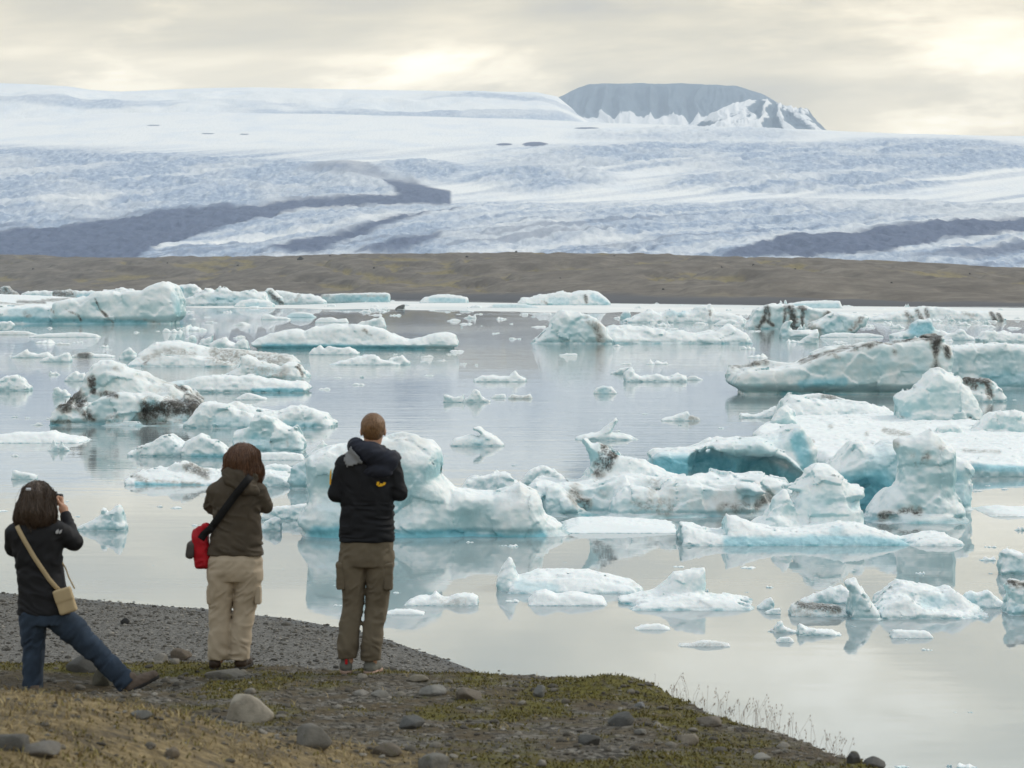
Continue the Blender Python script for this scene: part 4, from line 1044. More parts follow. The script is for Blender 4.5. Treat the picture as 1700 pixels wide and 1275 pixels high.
# ---- small brash, one object each
def build_brash():
    rnd = random.Random(5)
    protos = []
    for i in range(9):
        n = rnd.randint(5, 8)
        w = [rnd.uniform(0.2, 1.0) ** 1.3 for _ in range(n)]
        hmax = rnd.choice([0.18, 0.25, 0.35, 0.5])
        base = 700
        Y0 = float(on_plane(850, base)[1])
        s = F_PX / Y0                                  # pixels per metre there
        pts = [(850 - 0.5 * s, base - 0.01 * s)] + [(850 + s * (-0.5 + (j + 0.7) / (n + 0.4)), base - s * hmax * w[j]) for j in range(n)] + [(850 + 0.5 * s, base - 0.01 * s)]
        o = berg('ice_chunk', 'x', base, [(W, pts, 0, 0.22 + 0.15 * rnd.random())], res=1.2, seed=200 + i, dirt=[([(850, base - 4)], 60, 0.18)] if i % 4 == 3 else ())
        me = o.data
        bpy.data.objects.remove(o)
        protos.append(me)
    zones = {('far', 0): 'small chip of ice near the big far berg at the left', ('far', 1): 'small chip of ice on the far water above mid lagoon', ('far', 2): 'small chip of ice in the far right ice field',
             ('mid', 0): 'small drift ice piece left of the ash-blackened berg', ('mid', 1): 'small drift ice piece on open water of mid lagoon', ('mid', 2): 'small drift ice piece right of the dirty slab',
             ('near', 0): 'little ice fragment on calm water by the two women', ('near', 1): 'little ice fragment on water around the flat-topped and arched bergs', ('near', 2): 'little ice fragment on calm water at the lower right'}
    spots = [  # px, row, width px
        (310, 519, 20), (345, 527, 14), (378, 519, 16), (395, 540, 30), (300, 545, 14), (352, 536, 22), (318, 530, 12), (330, 549, 36), (285, 552, 34), (395, 561, 20), (225, 552, 9), (260, 550, 8),
        (750, 533, 20), (763, 522, 10), (797, 522, 14), (835, 530, 16), (820, 554, 10), (827, 553, 9), (870, 523, 15), (885, 526, 8), (850, 563, 12), (860, 563, 8), (895, 543, 26), (800, 541, 5), (850, 538, 7), (767, 543, 5),
        (655, 524, 20), (578, 518, 14), (620, 509, 18), (690, 511, 16), (720, 516, 14), (640, 512, 10), (605, 503, 12), (670, 494, 16), (712, 499, 12), (820, 498, 14), (650, 500, 8), (790, 511, 26),
        (945, 590, 32), (1040, 605, 22), (1090, 604, 38), (1028, 575, 18), (1240, 580, 24), (1255, 594, 30), (1232, 577, 12), (1110, 500, 10), (1090, 505, 12), (1170, 511, 16), (1130, 508, 14), (1060, 512, 18), (1210, 516, 12), (1075, 530, 14), (1140, 533, 18),
        (1395, 572, 14), (1410, 574, 12), (1436, 570, 9), (1455, 569, 9), (1420, 520, 12), (1445, 545, 14), (1470, 538, 22), (1490, 545, 26), (1600, 540, 24), (1640, 543, 30), (1680, 545, 26), (1560, 540, 16), (1690, 530, 20), (1620, 535, 16), (1665, 560, 14),
        (1668, 665, 10), (1684, 664, 9), (1240, 690, 8),
        (712, 593, 20), (732, 598, 12), (745, 588, 10), (770, 604, 12), (790, 606, 7), (712, 624, 20), (596, 639, 26), (540, 647, 24), (560, 628, 14), (600, 627, 8), (735, 578, 14), (755, 583, 26), (700, 600, 10), (655, 590, 10),
        (90, 622, 20), (80, 545, 12), (130, 569, 18), (70, 570, 30), (105, 572, 26), (180, 581, 12), (170, 577, 16), (45, 694, 10), (25, 693, 12), (85, 696, 16), (60, 706, 26),
        (100, 749, 40), (110, 745, 14), (25, 757, 18), (190, 773, 8), (180, 773, 6), (225, 776, 12), (12, 825, 5), (4, 848, 22), (110, 833, 12), (127, 858, 10), (265, 842, 16), (290, 843, 20), (325, 873, 14), (332, 872, 8), (55, 940, 10), (255, 939, 6),
        (720, 697, 7), (668, 711, 6), (780, 762, 6), (742, 757, 12), (775, 757, 6), (853, 773, 10), (880, 742, 6), (960, 749, 5), (997, 698, 8), (985, 698, 5), (1012, 697, 5), (1070, 687, 14), (1200, 711, 12), (1130, 706, 9), (1035, 643, 8), (1025, 716, 14),
        (835, 906, 16), (853, 908, 20), (890, 926, 10), (902, 927, 7), (938, 934, 7), (947, 934, 4), (1126, 942, 26), (1238, 944, 32), (1280, 975, 14), (1297, 975, 8), (1528, 953, 18), (1645, 908, 22), (1635, 902, 5), (1640, 931, 30), (1660, 930, 14), (1645, 952, 10), (1170, 982, 16),
        (1538, 1080, 20), (1585, 1182, 8), (1612, 1182, 12), (1240, 984, 8), (850, 1000, 26), (880, 1001, 18), (600, 988, 8), (560, 1005, 18), (660, 985, 14), (1495, 1271, 30), (1610, 1272, 36), (1575, 1272, 14), (1430, 1270, 8), (620, 1000, 10),
        (1620, 815, 18), (1670, 813, 14), (1640, 807, 10), (1290, 930, 6), (1490, 1000, 5), (1415, 1040, 9), (1505, 1062, 12), (1690, 880, 20), (555, 972, 6), (470, 945, 7), (780, 900, 14)]
    for _ in range(85):                                # crowded ice field at the far right and along the far shore
        px = rnd.uniform(1000, 1700) if rnd.random() < 0.75 else rnd.uniform(280, 1000)
        row = rnd.uniform(508, 512 + 0.06 * (px - 280) * 0.9)
        spots.append((px, row, rnd.uniform(8, 26)))
    for i, (px, row, w) in enumerate(spots):
        zone = 'far' if row < 562 else ('mid' if row < 720 else 'near')
        x, y = (float(c) for c in on_plane(px, row))
        o = add('ice_chunk', protos[rnd.randrange(9)], loc=(x, y, -0.01))
        s = w * y / F_PX
        o.scale = (s, s * rnd.uniform(0.8, 1.3), s * rnd.uniform(0.65, 1.15))
        o.rotation_euler = (0, 0, rnd.choice([0, math.pi]) + rnd.uniform(-0.5, 0.5))
        z = (zone, 0 if px < (420 if zone != 'near' else 480) else (1 if px < 1150 else 2))
        tag(o, zones[z], 'ice chunk', 'ice pieces: ' + zones[z])


build_brash()

# ------------------------------------------------------------------ near shore: beach, mossy bank, grassy mound
_sh = [on_plane(a, b) for a, b in [(0, 985), (200, 1002), (340, 1012), (440, 1022), (560, 1045), (650, 1065), (720, 1088), (780, 1112)]]
SHORE = [(-60, 72), (-30, 58), (-14, 49)] + [(float(a), float(b)) for a, b in _sh] + [(0.5, 33), (2.0, 26.5), (3.4, 20.5), (4.6, 15), (6.0, 8), (8, -2), (20, -40), (60, -60)]
_cr = [(-900, 1088, 18.6), (-200, 1092, 18.5), (0, 1094, 18.4), (150, 1096, 18.4), (300, 1099, 18.3), (400, 1101, 18.3), (600, 1108, 18.2), (780, 1118, 18.0), (900, 1126, 17.8), (1040, 1130, 17.4), (1085, 1144, 17.0), (1110, 1158, 16.7),
       (1250, 1200, 15.4), (1400, 1248, 14.2), (1470, 1276, 13.6)]
CREST = np.array([(float(at_depth(a, b, c)[0]), c, float(at_depth(a, b, c)[1])) for a, b, c in _cr] + [(2.7, 12.2, 3.35), (3.4, 9.5, 3.6), (4.2, 6.0, 3.9), (5.0, 1.0, 4.2), (9, -14, 4.5), (60, -45, 4.6)])


def ground(x, y):
    x, y = np.asarray(x, float), np.asarray(y, float)
    n0 = fbm(x / 2.2, y / 2.2, 0 * x + 31, 4)
    n1 = fbm(x / 0.42, y / 0.42, 0 * x + 7, 3)
    ys = np.interp(x, *np.array(SHORE).T) + 0.5 * fbm(x / 1.5, y / 6, 0 * x + 2, 3)
    d = ys - y
    steep = np.interp(x, [-1, 2, 4], [1.0, 1.6, 2.4])
    beach = np.where(d > 0, 0.056 * d * steep, 0.10 * d)
    beach = np.maximum(beach, -1.8) + (0.05 * n0 + 0.02 * n1) * sstep(-0.2, 2.0, d)
    yc = np.interp(x, CREST[:, 0], CREST[:, 1]) + 0.25 * fbm(x / 0.9, 0 * x, 0 * x + 5, 3)
    zc = np.interp(x, CREST[:, 0], CREST[:, 2])
    e = yc - y
    bank = zc + np.where(e > 0, 0.066 * np.minimum(e, 26), 0.75 * e)
    bank = bank - 0.02 * np.exp(-(e / 0.5) ** 2) - 0.115 * np.exp(-(((x + 2.85) / 0.75) ** 2 + ((y - 16.7) / 0.7) ** 2))
    bank = bank + (0.05 * n0 + 0.035 * n1) * sstep(-2, 0.3, e)
    m = np.interp(x, [-8, -2.6, -2.0, -1.58, -1.1, -0.83, -0.3, 0.1], [0.55, 0.44, 0.37, 0.29, 0.16, 0.07, 0.01, 0.0])
    bank = bank + (m + 0.07 * n0 * sstep(0, 0.3, m)) * sstep(14.2, 11.6, y + 0.5 * n0)
    tuft = np.exp(-(((x - 0.75) / 0.35) ** 2 + ((y - 16.9) / 0.35) ** 2)) * 0.10     # overgrown lip
    return smax(beach, bank + tuft, 0.25)


def hit_ground(px, row):
    dx, dy, dz = (float(c) for c in ray(px, row))
    k = np.arange(6, 70, 0.01)
    below = (CAM_H + dz * k) < ground(dx * k, dy * k)
    if not below.any():
        return None
    i = int(np.argmax(below))
    return dx * k[i], dy * k[i], float(ground(dx * k[i], dy * k[i]))


def zones(x, y):
    ys = np.interp(x, *np.array(SHORE).T)
    yc = np.interp(x, CREST[:, 0], CREST[:, 1])
    beach = sstep(0.8, 2.2, y - yc + 0.5 * fbm(x / 0.8, y / 0.8, 0 * x, 3))
    mx = np.interp(x, [-2.6, -0.6, 0.1], [1.0, 0.75, 0.0])
    mound = sstep(0.2, 0.6, mx * sstep(14.2, 12.0, y) + 0.35 * fbm(x / 0.7, y / 0.9, 0 * x + 3, 3))
    mo = fbm(x / 0.9, y / 1.3, 0 * x + 12, 4) + 0.7 * fbm(x / 0.25, y / 0.3, 0 * x + 22, 3)
    mo = mo + 0.35 * np.exp(-((yc - y - 0.4) / 0.7) ** 2)
    moss = sstep(-0.22, 0.42, mo) * (1 - beach) * (1 - 0.8 * mound)
    wet = sstep(1.2, 0.1, ys - y)
    return beach, mound, moss, wet


def mat_ground():
    m, t, b = new_mat('shore_ground')
    pos = t('ShaderNodeNewGeometry').outputs['Position']
    A = lambda n: t('ShaderNodeAttribute', attribute_name=n).outputs['Fac']
    n1, n2, n3 = t.noise(pos, 3.0, 5, 0.6), t.noise(pos, 18.0, 5, 0.65), t.noise(pos, 90.0, 3, 0.6)
    vor = t('ShaderNodeTexVoronoi', ins={'Vector': pos, 'Scale': 26.0, 'Randomness': 1.0})
    stones = t.ramp(vor.outputs['Color'], [(0.2, (0.038, 0.035, 0.03)), (0.5, (0.09, 0.082, 0.068)), (0.8, (0.18, 0.168, 0.145))])
    soil = t.ramp(n2, [(0.3, (0.042, 0.032, 0.019)), (0.7, (0.11, 0.085, 0.05))])
    c = t.mix(t.step(n1, 0.40, 0.60), soil, stones)
    moss = t.ramp(n2, [(0.25, (0.05, 0.043, 0.013)), (0.5, (0.10, 0.09, 0.02)), (0.75, (0.16, 0.14, 0.03))])
    c = t.mix(t.math('MULTIPLY', A('moss'), t.step(n2, 0.25, 0.55)), c, moss)
    dry = t.ramp(n2, [(0.25, (0.07, 0.052, 0.026)), (0.5, (0.18, 0.135, 0.068)), (0.75, (0.33, 0.255, 0.135))])
    dry = t.mix(t.math('MULTIPLY', t.step(t.noise(pos, 4.0, 5, 0.65), 0.46, 0.60), 0.85), dry, (0.075, 0.06, 0.04))
    c = t.mix(A('mound'), c, dry)
    grav = t.ramp(vor.outputs['Color'], [(0.15, (0.06, 0.058, 0.054)), (0.5, (0.13, 0.125, 0.113)), (0.85, (0.25, 0.24, 0.22))])
    grav = t.mix(t.math('MULTIPLY', n3, 0.6), grav, (0.08, 0.076, 0.07))
    c = t.mix(A('beach'), c, grav)
    c = t.mix(t.math('MULTIPLY', A('wet'), 0.65), c, (0.028, 0.028, 0.028))
    t.l.new(c, b.inputs['Base Color'])
    t.l.new(t.math('SUBTRACT', 0.92, t.math('MULTIPLY', A('wet'), 0.45)), b.inputs['Roughness'])
    b.inputs['Specular IOR Level'].default_value = 0.25
    hgt = t.math('ADD', t.math('MULTIPLY', n2, 0.5), t.math('ADD', t.math('MULTIPLY', vor.outputs['Distance'], 0.5), t.math('MULTIPLY', n3, 0.25)))
    t.l.new(t('ShaderNodeBump', ins={'Height': hgt, 'Strength': 0.7, 'Distance': 0.04}).outputs[0], b.inputs['Normal'])
    return m


def spaced(parts):
    return np.unique(np.concatenate([np.arange(a, b, s) for a, b, s in parts] + [[parts[-1][1]]]))


def build_ground():
    xs = spaced([(-60, -16, 2.0), (-16, -6, 0.25), (-6, 4.5, 0.045), (4.5, 10, 0.3), (10, 60, 3.0)])
    ys = spaced([(-60, 4, 2.0), (4, 8, 0.25), (8, 20, 0.05), (20, 32, 0.3), (32, 50, 0.12), (50, 75, 1.5)])
    X, Y = np.meshgrid(xs, ys, indexing='ij')
    Z = ground(X, Y)
    be, mo, ms, we = zones(X, Y)
    me = np_mesh('shore_ground', np.stack([X, Y, Z], -1).reshape(-1, 3), grid_faces(len(xs), len(ys)), mat_ground(),
                 attrs={'beach': be.ravel(), 'mound': mo.ravel(), 'moss': ms.ravel(), 'wet': we.ravel()})
    tag(add('shore_ground', me), 'gravel beach and mossy bank of the near shore', 'ground', kind='structure')


# ---- stones
def ico(sub):
    import bmesh
    bm = bmesh.new()
    bmesh.ops.create_icosphere(bm, subdivisions=sub, radius=1.0)
    v = np.array([p.co[:] for p in bm.verts])
    f = np.array([[w.index for w in p.verts] for p in bm.faces])
    bm.free()
    return v, f


def mat_stone(name, c0, c1, c2, lichen=0.0):
    m, t, b = new_mat(name)
    o = t('ShaderNodeTexCoord').outputs['Object']
    rnd = t('ShaderNodeObjectInfo').outputs['Random']
    geo = t('ShaderNodeNewGeometry')
    pos = geo.outputs['Position']
    n = t.noise(pos, 22.0, 5, 0.65)
    n2 = t.noise(pos, 140.0, 3, 0.6)
    isl = geo.outputs['Random Per Island']
    k = t.math('FRACT', t.math('ADD', rnd, t.math('MULTIPLY', isl, 3.7)))
    base = t.ramp(k, [(0.0, c0), (0.55, c1), (1.0, c2)])
    c = t.mix(t.math('MULTIPLY', t.step(n, 0.35, 0.7), 0.55), base, tuple(v * 0.55 for v in c1))
    if lichen:
        c = t.mix(t.math('MULTIPLY', t.step(t.noise(pos, 11.0, 4, 0.6), 0.60, 0.70), lichen), c, (0.12, 0.115, 0.03))
    t.l.new(c, b.inputs['Base Color'])
    b.inputs['Roughness'].default_value = 0.88
    b.inputs['Specular IOR Level'].default_value = 0.3
    t.l.new(t('ShaderNodeBump', ins={'Height': t.math('ADD', n, t.math('MULTIPLY', n2, 0.3)), 'Strength': 0.5, 'Distance': 0.02}).outputs[0], b.inputs['Normal'])
    return m


def rock_shape(sub, seed, rough=0.22, cut=5):
    v, f = ico(sub)
    r = np.random.default_rng(seed)
    v = v * (1 + rough * fbm(v[:, 0] * 1.3 + seed * 7, v[:, 1] * 1.3, v[:, 2] * 1.3, 3))[:, None]
    for _ in range(cut):                               # a few broken faces
        n = r.normal(size=3)
        n /= np.linalg.norm(n)
        d = v @ n
        lim = r.uniform(0.55, 0.85)
        v = v - np.outer(np.maximum(d - lim, 0) * 0.85, n)
    return v, f


def scatter(name, label, cat, X, Y, S, mat, seed, sub=1, flat=0.6, sink=0.25, nshape=8):
    """thousands of small pieces joined into one mesh"""
    r = np.random.default_rng(seed)
    shapes = [rock_shape(sub, seed * 31 + i, 0.3, 3) for i in range(nshape)]
    Z = ground(X, Y)
    vs, fs, off = [], [], 0
    a = r.uniform(0, 2 * np.pi, len(X))
    ex, ey, ez = (S * r.uniform(0.75, 1.3, len(X)), S * r.uniform(0.75, 1.3, len(X)), S * flat * r.uniform(0.7, 1.2, len(X)))
    pick = r.integers(0, nshape, len(X))
    for k in range(nshape):
        i = np.where(pick == k)[0]
        v, f = shapes[k]
        vx, vy, vz = v[None, :, 0] * ex[i, None], v[None, :, 1] * ey[i, None], v[None, :, 2] * ez[i, None]
        ca, sa = np.cos(a[i])[:, None], np.sin(a[i])[:, None]
        V = np.stack([X[i, None] + vx * ca - vy * sa, Y[i, None] + vx * sa + vy * ca, Z[i, None] + vz + (ez[i] * (0.5 - sink))[:, None]], -1)
        vs.append(V.reshape(-1, 3))
        fs.append((f[None] + (off + np.arange(len(i)) * len(v))[:, None, None]).reshape(-1, 3))
        off += len(i) * len(v)
    o = add(name, np_mesh(name, np.concatenate(vs), np.concatenate(fs), mat))
    return tag(o, label, cat, kind='stuff')


def in_view(x, y, z, pad=30):
    px = 850 + F_PX * x / y
    rz = (z - CAM_H) / y
    row = 637.5 - F_PX * (rz * CP + SP) / (CP - rz * SP)
    return (px > -pad) & (px < 1700 + pad) & (row < 1275 + pad)


def build_stones():
    r = np.random.default_rng(3)
    m_bank = mat_stone('bank_stone', (0.055, 0.049, 0.04), (0.12, 0.108, 0.088), (0.27, 0.25, 0.215), 0.35)
    m_beach = mat_stone('beach_stone', (0.045, 0.042, 0.037), (0.125, 0.116, 0.10), (0.32, 0.30, 0.265))
    # gravel on the beach (only where the bank does not hide it)
    N = 34000
    px = r.uniform(-350, 1000, N)
    Y = 23 + 26 * r.random(N) ** 0.55
    X = (px - 850) / F_PX * Y
    d = np.interp(X, *np.array(SHORE).T) - Y
    k = (d > -0.5)
    X, Y, d = X[k], Y[k], d[k]
    S = 0.008 + 0.022 * r.random(len(X)) ** 3 + 0.03 * (r.random(len(X)) < 0.04) + 0.035 * (r.random(len(X)) < 0.008)
    scatter('beach_gravel', 'dark grey gravel covering the beach', 'gravel', X, Y, S, m_beach, 5, sub=1, nshape=8)
    # gravel on the bank
    N = 12000
    Y = 10 + 8.8 * r.random(N) ** 0.8
    X = (r.uniform(-30, 1520, N) - 850) / F_PX * Y
    be, mo, ms, we = zones(X, Y)
    p = (1 - 0.75 * ms) * (1 - 0.6 * mo)
    k = (r.random(len(X)) < p) & (Y < np.interp(X, CREST[:, 0], CREST[:, 1]) + 0.4)
    X, Y = X[k], Y[k]
    S = 0.005 + 0.011 * r.random(len(X)) ** 2 + 0.010 * (r.random(len(X)) < 0.08)
    scatter('bank_gravel', 'small gravel strewn over the mossy bank', 'gravel', X, Y, S, m_bank, 6, sub=1)
    # stones one can pick out, one object each
    meshes = []
    for i in range(7):
        v, f = rock_shape(2, 60 + i, 0.28, 6)
        meshes.append(np_mesh('stone', v, f, m_bank))
    n = 0
    rows = [(r.uniform(0, 1480), r.uniform(1096, 1275)) for _ in range(1200)]
    for px, row in rows:
        if n >= 160:
            break
        if px < 560 and row > 1150 + px * 0.2 and r.random() < 0.75:
            continue
        h = hit_ground(px, row)
        if h is None or h[1] > 19:
            continue
        x, y, z = h
        w = r.uniform(9, 20) * (1 + 0.5 * (r.random() < 0.12)) * y / F_PX / 2
        o = add('stone', meshes[r.integers(0, 7)], loc=(x, y, z + w * 0.12), rot=(r.uniform(-0.3, 0.3), r.uniform(-0.3, 0.3), r.uniform(0, 6.3)), scale=(w * 1.15, w * 0.95, w * r.uniform(0.45, 0.75)))
        tag(o, 'fist-sized grey stone lying on the mossy bank', 'stone', 'stones scattered over the mossy bank')
        n += 1
    # larger rocks, each its own
    named = [(412, 1182, 76, 56, 'large pale tan boulder below the woman in brown', (0.30, 0.27, 0.22)), (516, 1226, 66, 44, 'broad grey boulder sunk in moss below the tallest person', (0.17, 0.16, 0.14)),
             (372, 1120, 66, 18, 'flat slab of rock under the boots of the woman in brown', (0.15, 0.14, 0.12)), (300, 1088, 36, 24, 'round brown rock left of the woman in brown', (0.13, 0.105, 0.08)),
             (136, 1104, 52, 34, 'dark angular rock between the legs of the leaning person', (0.10, 0.098, 0.09)), (172, 1126, 34, 40, 'upright mossy rock under the stretched leg', (0.12, 0.115, 0.09)),
             (268, 1092, 28, 14, 'low pale rock beside the round brown rock', (0.19, 0.175, 0.15)), (718, 1146, 44, 22, 'smooth oval grey rock right of the tallest person', (0.19, 0.185, 0.17)),
             (694, 1128, 32, 14, 'flat tan rock just above the smooth oval rock', (0.20, 0.18, 0.14)), (778, 1154, 42, 26, 'wedge-shaped brown rock right of the smooth oval rock', (0.15, 0.13, 0.105)),
             (684, 1202, 48, 26, 'dark flat-topped rock in the moss, centre of the bank', (0.10, 0.10, 0.095)), (1030, 1196, 42, 30, 'dark rounded rock right of centre on the bank', (0.10, 0.10, 0.095)),
             (976, 1230, 42, 22, 'low dark rock below the rounded one on the bank', (0.085, 0.085, 0.08)), (896, 1150, 22, 24, 'small rock tucked under the overgrown lip of the bank', (0.16, 0.16, 0.15)),
             (1178, 1198, 48, 20, 'flat brown rock on the bank edge among grass stalks', (0.17, 0.15, 0.125)), (1241, 1198, 36, 22, 'smooth dark boulder on the bank edge against the water', (0.12, 0.12, 0.115)),
             (1141, 1228, 34, 24, 'round tan rock near the bank edge', (0.19, 0.165, 0.13)), (1450, 1268, 36, 22, 'rounded boulder at the lowest right tip of the bank', (0.12, 0.118, 0.11)),
             (1416, 1260, 22, 26, 'upright dark rock left of the lowest boulder', (0.09, 0.09, 0.088)), (722, 1268, 56, 30, 'grey boulder at the bottom edge, centre', (0.14, 0.135, 0.12)),
             (1266, 1258, 28, 14, 'pale flat stone near the right end of the bank', (0.26, 0.25, 0.225)), (640, 1246, 46, 24, 'brown rock near the bottom edge left of centre', (0.14, 0.12, 0.095)),
             (600, 1150, 30, 14, 'flat pale stone below the shoes of the tallest person', (0.22, 0.21, 0.19)), (630, 1152, 28, 14, 'oval stone right of the flat pale stone', (0.16, 0.155, 0.14)),
             (1062, 1172, 18, 12, 'small blue-grey stone in moss near the bank lip', (0.17, 0.175, 0.18)), (1065, 1216, 22, 12, 'small round stone right of the low dark rock', (0.18, 0.175, 0.16)),
             (232, 1186, 34, 18, 'grey stone on the near edge of the grassy mound', (0.15, 0.15, 0.14)), (14, 1232, 64, 40, 'dark slab in dry grass at the lower left corner', (0.10, 0.098, 0.09)),
             (70, 1246, 70, 26, 'long grey slab lying in dry grass, lower left', (0.15, 0.14, 0.125)), (285, 1252, 26, 22, 'brown stone poking out of the dry grass mound', (0.14, 0.115, 0.085)),
             (208, 1032, 14, 12, 'single black stone alone on the gravel beach', (0.02, 0.02, 0.02))]
    for i, (px, row, w, h, lab, c) in enumerate(named):
        g = hit_ground(px, row + h * 0.28)
        if g is None:
            continue
        x, y, z = g
        s = y / F_PX
        m = mat_stone('rock_%d' % i, tuple(v * 0.9 for v in c), c, tuple(min(v * 1.1, 1) for v in c), 0.3)
        v, f = rock_shape(4, 300 + i, 0.20, 9)
        v = v + 0.03 * fbm(v[:, 0] * 6, v[:, 1] * 6, v[:, 2] * 6 + i, 3)[:, None] * v
        o = add('rock', np_mesh('rock', v, f, m), loc=(x, y + 0.1 * w * s, z + h * s * 0.22), rot=(0, 0, r.uniform(0, 6.3)), scale=(w * s * 0.54,) * 2 + (h * s * 0.60,))
        tag(o, lab, 'rock')
    # dark stones standing in the shallow water
    for i, (px, row, w) in enumerate([(742, 1112, 12), (775, 1116, 10), (755, 1118, 8), (828, 1112, 5), (690, 1083, 6), (650, 1063, 6), (735, 1105, 7), (808, 1120, 9), (815, 1123, 7), (700, 1096, 8), (738, 1098, 6), (40, 987, 8), (145, 998, 8), (188, 1001, 7), (255, 1006, 6)]):
        x, y = (float(c) for c in on_plane(px, row, 0.02))
        s = w * y / F_PX / 2
        o = add('stone', meshes[i % 7], loc=(x, y, 0.0), rot=(0, 0, i), scale=(s * 1.2, s, s * 0.8))
        tag(o, 'dark wet stone at the waterline of the beach', 'stone', 'wet stones along the waterline')


# ---- plants
def mat_leaf(name, cols):
    m, t, b = new_mat(name)
    isl = t('ShaderNodeNewGeometry').outputs['Random Per Island']
    t.l.new(t.ramp(isl, cols), b.inputs['Base Color'])
    b.inputs['Roughness'].default_value = 0.8
    b.inputs['Specular IOR Level'].default_value = 0.2
    return m


def blades(name, label, X, Y, H, Wd, mat, seed, lean=0.5, cat='grass'):
    r = np.random.default_rng(seed)
    n = len(X)
    Z = ground(X, Y) - 0.004
    a = r.uniform(0, 2 * np.pi, n)
    l = r.uniform(0.1, 1.0, n) * lean * H
    b = r.uniform(0, 2 * np.pi, n)
    ux, uy = np.cos(b) * Wd / 2, np.sin(b) * Wd / 2
    pts = []
    for t, w in ((0.0, 1.0), (0.55, 0.8), (1.0, 0.12)):
        cx, cy, cz = X + np.cos(a) * l * t * t, Y + np.sin(a) * l * t * t, Z + H * t * (1 - 0.25 * lean * t)
        pts += [np.stack([cx - ux * w, cy - uy * w, cz], -1), np.stack([cx + ux * w, cy + uy * w, cz], -1)]
    V = np.stack(pts, 1).reshape(-1, 3)
    base = (np.arange(n) * 6)[:, None, None]
    F = (np.array([[0, 1, 3, 2], [2, 3, 5, 4]])[None] + base).reshape(-1, 4)
    return tag(add(name, np_mesh(name, V, F, mat)), label, cat, kind='stuff')


def build_plants():
    r = np.random.default_rng(11)
    N = 120000
    Y = 9.6 + 9.2 * r.random(N)
    X = (r.uniform(-40, 1500, N) - 850) / F_PX * Y
    be, mo, ms, we = zones(X, Y)
    ok = Y < np.interp(X, CREST[:, 0], CREST[:, 1]) + 0.35
    k = ok & (r.random(N) < ms * 0.75)
    m_moss = mat_leaf('moss', [(0.0, (0.060, 0.048, 0.018)), (0.35, (0.10, 0.085, 0.024)), (0.7, (0.155, 0.138, 0.027)), (1.0, (0.20, 0.15, 0.06))])
    blades('moss', 'yellow-green moss cushions over the bank', X[k], Y[k], 0.010 + 0.022 * r.random(k.sum()), 0.007 + 0.006 * r.random(k.sum()), m_moss, 1, 0.9, 'moss')
    k = ok & (r.random(N) < mo * 0.6 * sstep(-0.35, 0.15, fbm(X / 0.3, Y / 0.35, 0 * X + 40, 3)) + 0.02)
    m_dry = mat_leaf('dry_grass', [(0.0, (0.15, 0.11, 0.05)), (0.4, (0.28, 0.215, 0.105)), (0.75, (0.40, 0.32, 0.18)), (1.0, (0.25, 0.21, 0.07))])
    blades('dry_grass', 'short straw-coloured grass on the near mound', X[k], Y[k], 0.012 + 0.055 * r.random(k.sum()) ** 4, 0.004 + 0.005 * r.random(k.sum()), m_dry, 2, 1.3)
    # thin seeding stalks along the bank edge, seen against the water
    m_st = mat_leaf('grass_stalk', [(0.0, (0.20, 0.15, 0.12)), (1.0, (0.36, 0.29, 0.24))])
    vs, fs, off = [], [], 0
    v0, f0 = ico(1)
    for px in np.concatenate([r.uniform(1100, 1405, 130), r.uniform(1000, 1110, 12)]):
        g = None
        x0 = (px - 850) / F_PX * 16.0
        yc = float(np.interp(x0, CREST[:, 0], CREST[:, 1]))
        x0 = (px - 850) / F_PX * yc
        y0 = yc + r.uniform(-0.15, 0.25)
        z0 = float(ground(x0, y0)) - 0.01
        h = r.uniform(0.05, 0.21) * (1.0 if px > 1110 else 0.5)
        lx, ly = r.uniform(-0.05, 0.09), r.uniform(-0.05, 0.05)
        w = 0.0007
        for dxw, dyw in ((w, 0), (0, w)):
            q = []
            for t in (0, 0.5, 1.0):
                c = np.array([x0 + lx * t * t, y0 + ly * t * t, z0 + h * t])
                q += [c - [dxw, dyw, 0], c + [dxw, dyw, 0]]
            vs.append(np.array(q))
            fs.append(np.array([[0, 1, 3], [0, 3, 2], [2, 3, 5], [2, 5, 4]]) + off)
            off += 6
        if r.random() < 0.75:
            for s in range(r.integers(1, 4)):
                c = np.array([x0 + lx, y0 + ly, z0 + h * (1 - 0.13 * s)]) + r.normal(0, 0.003, 3)
                vs.append(v0 * np.array([0.0026, 0.0026, 0.008]) + c)
                fs.append(f0 + off)
                off += len(v0)
    tag(add('grass_stalks', np_mesh('grass_stalks', np.concatenate(vs), np.concatenate(fs), m_st)), 'thin seeding grass stalks along the bank edge', 'grass', kind='stuff')


build_ground()
build_stones()
build_plants()

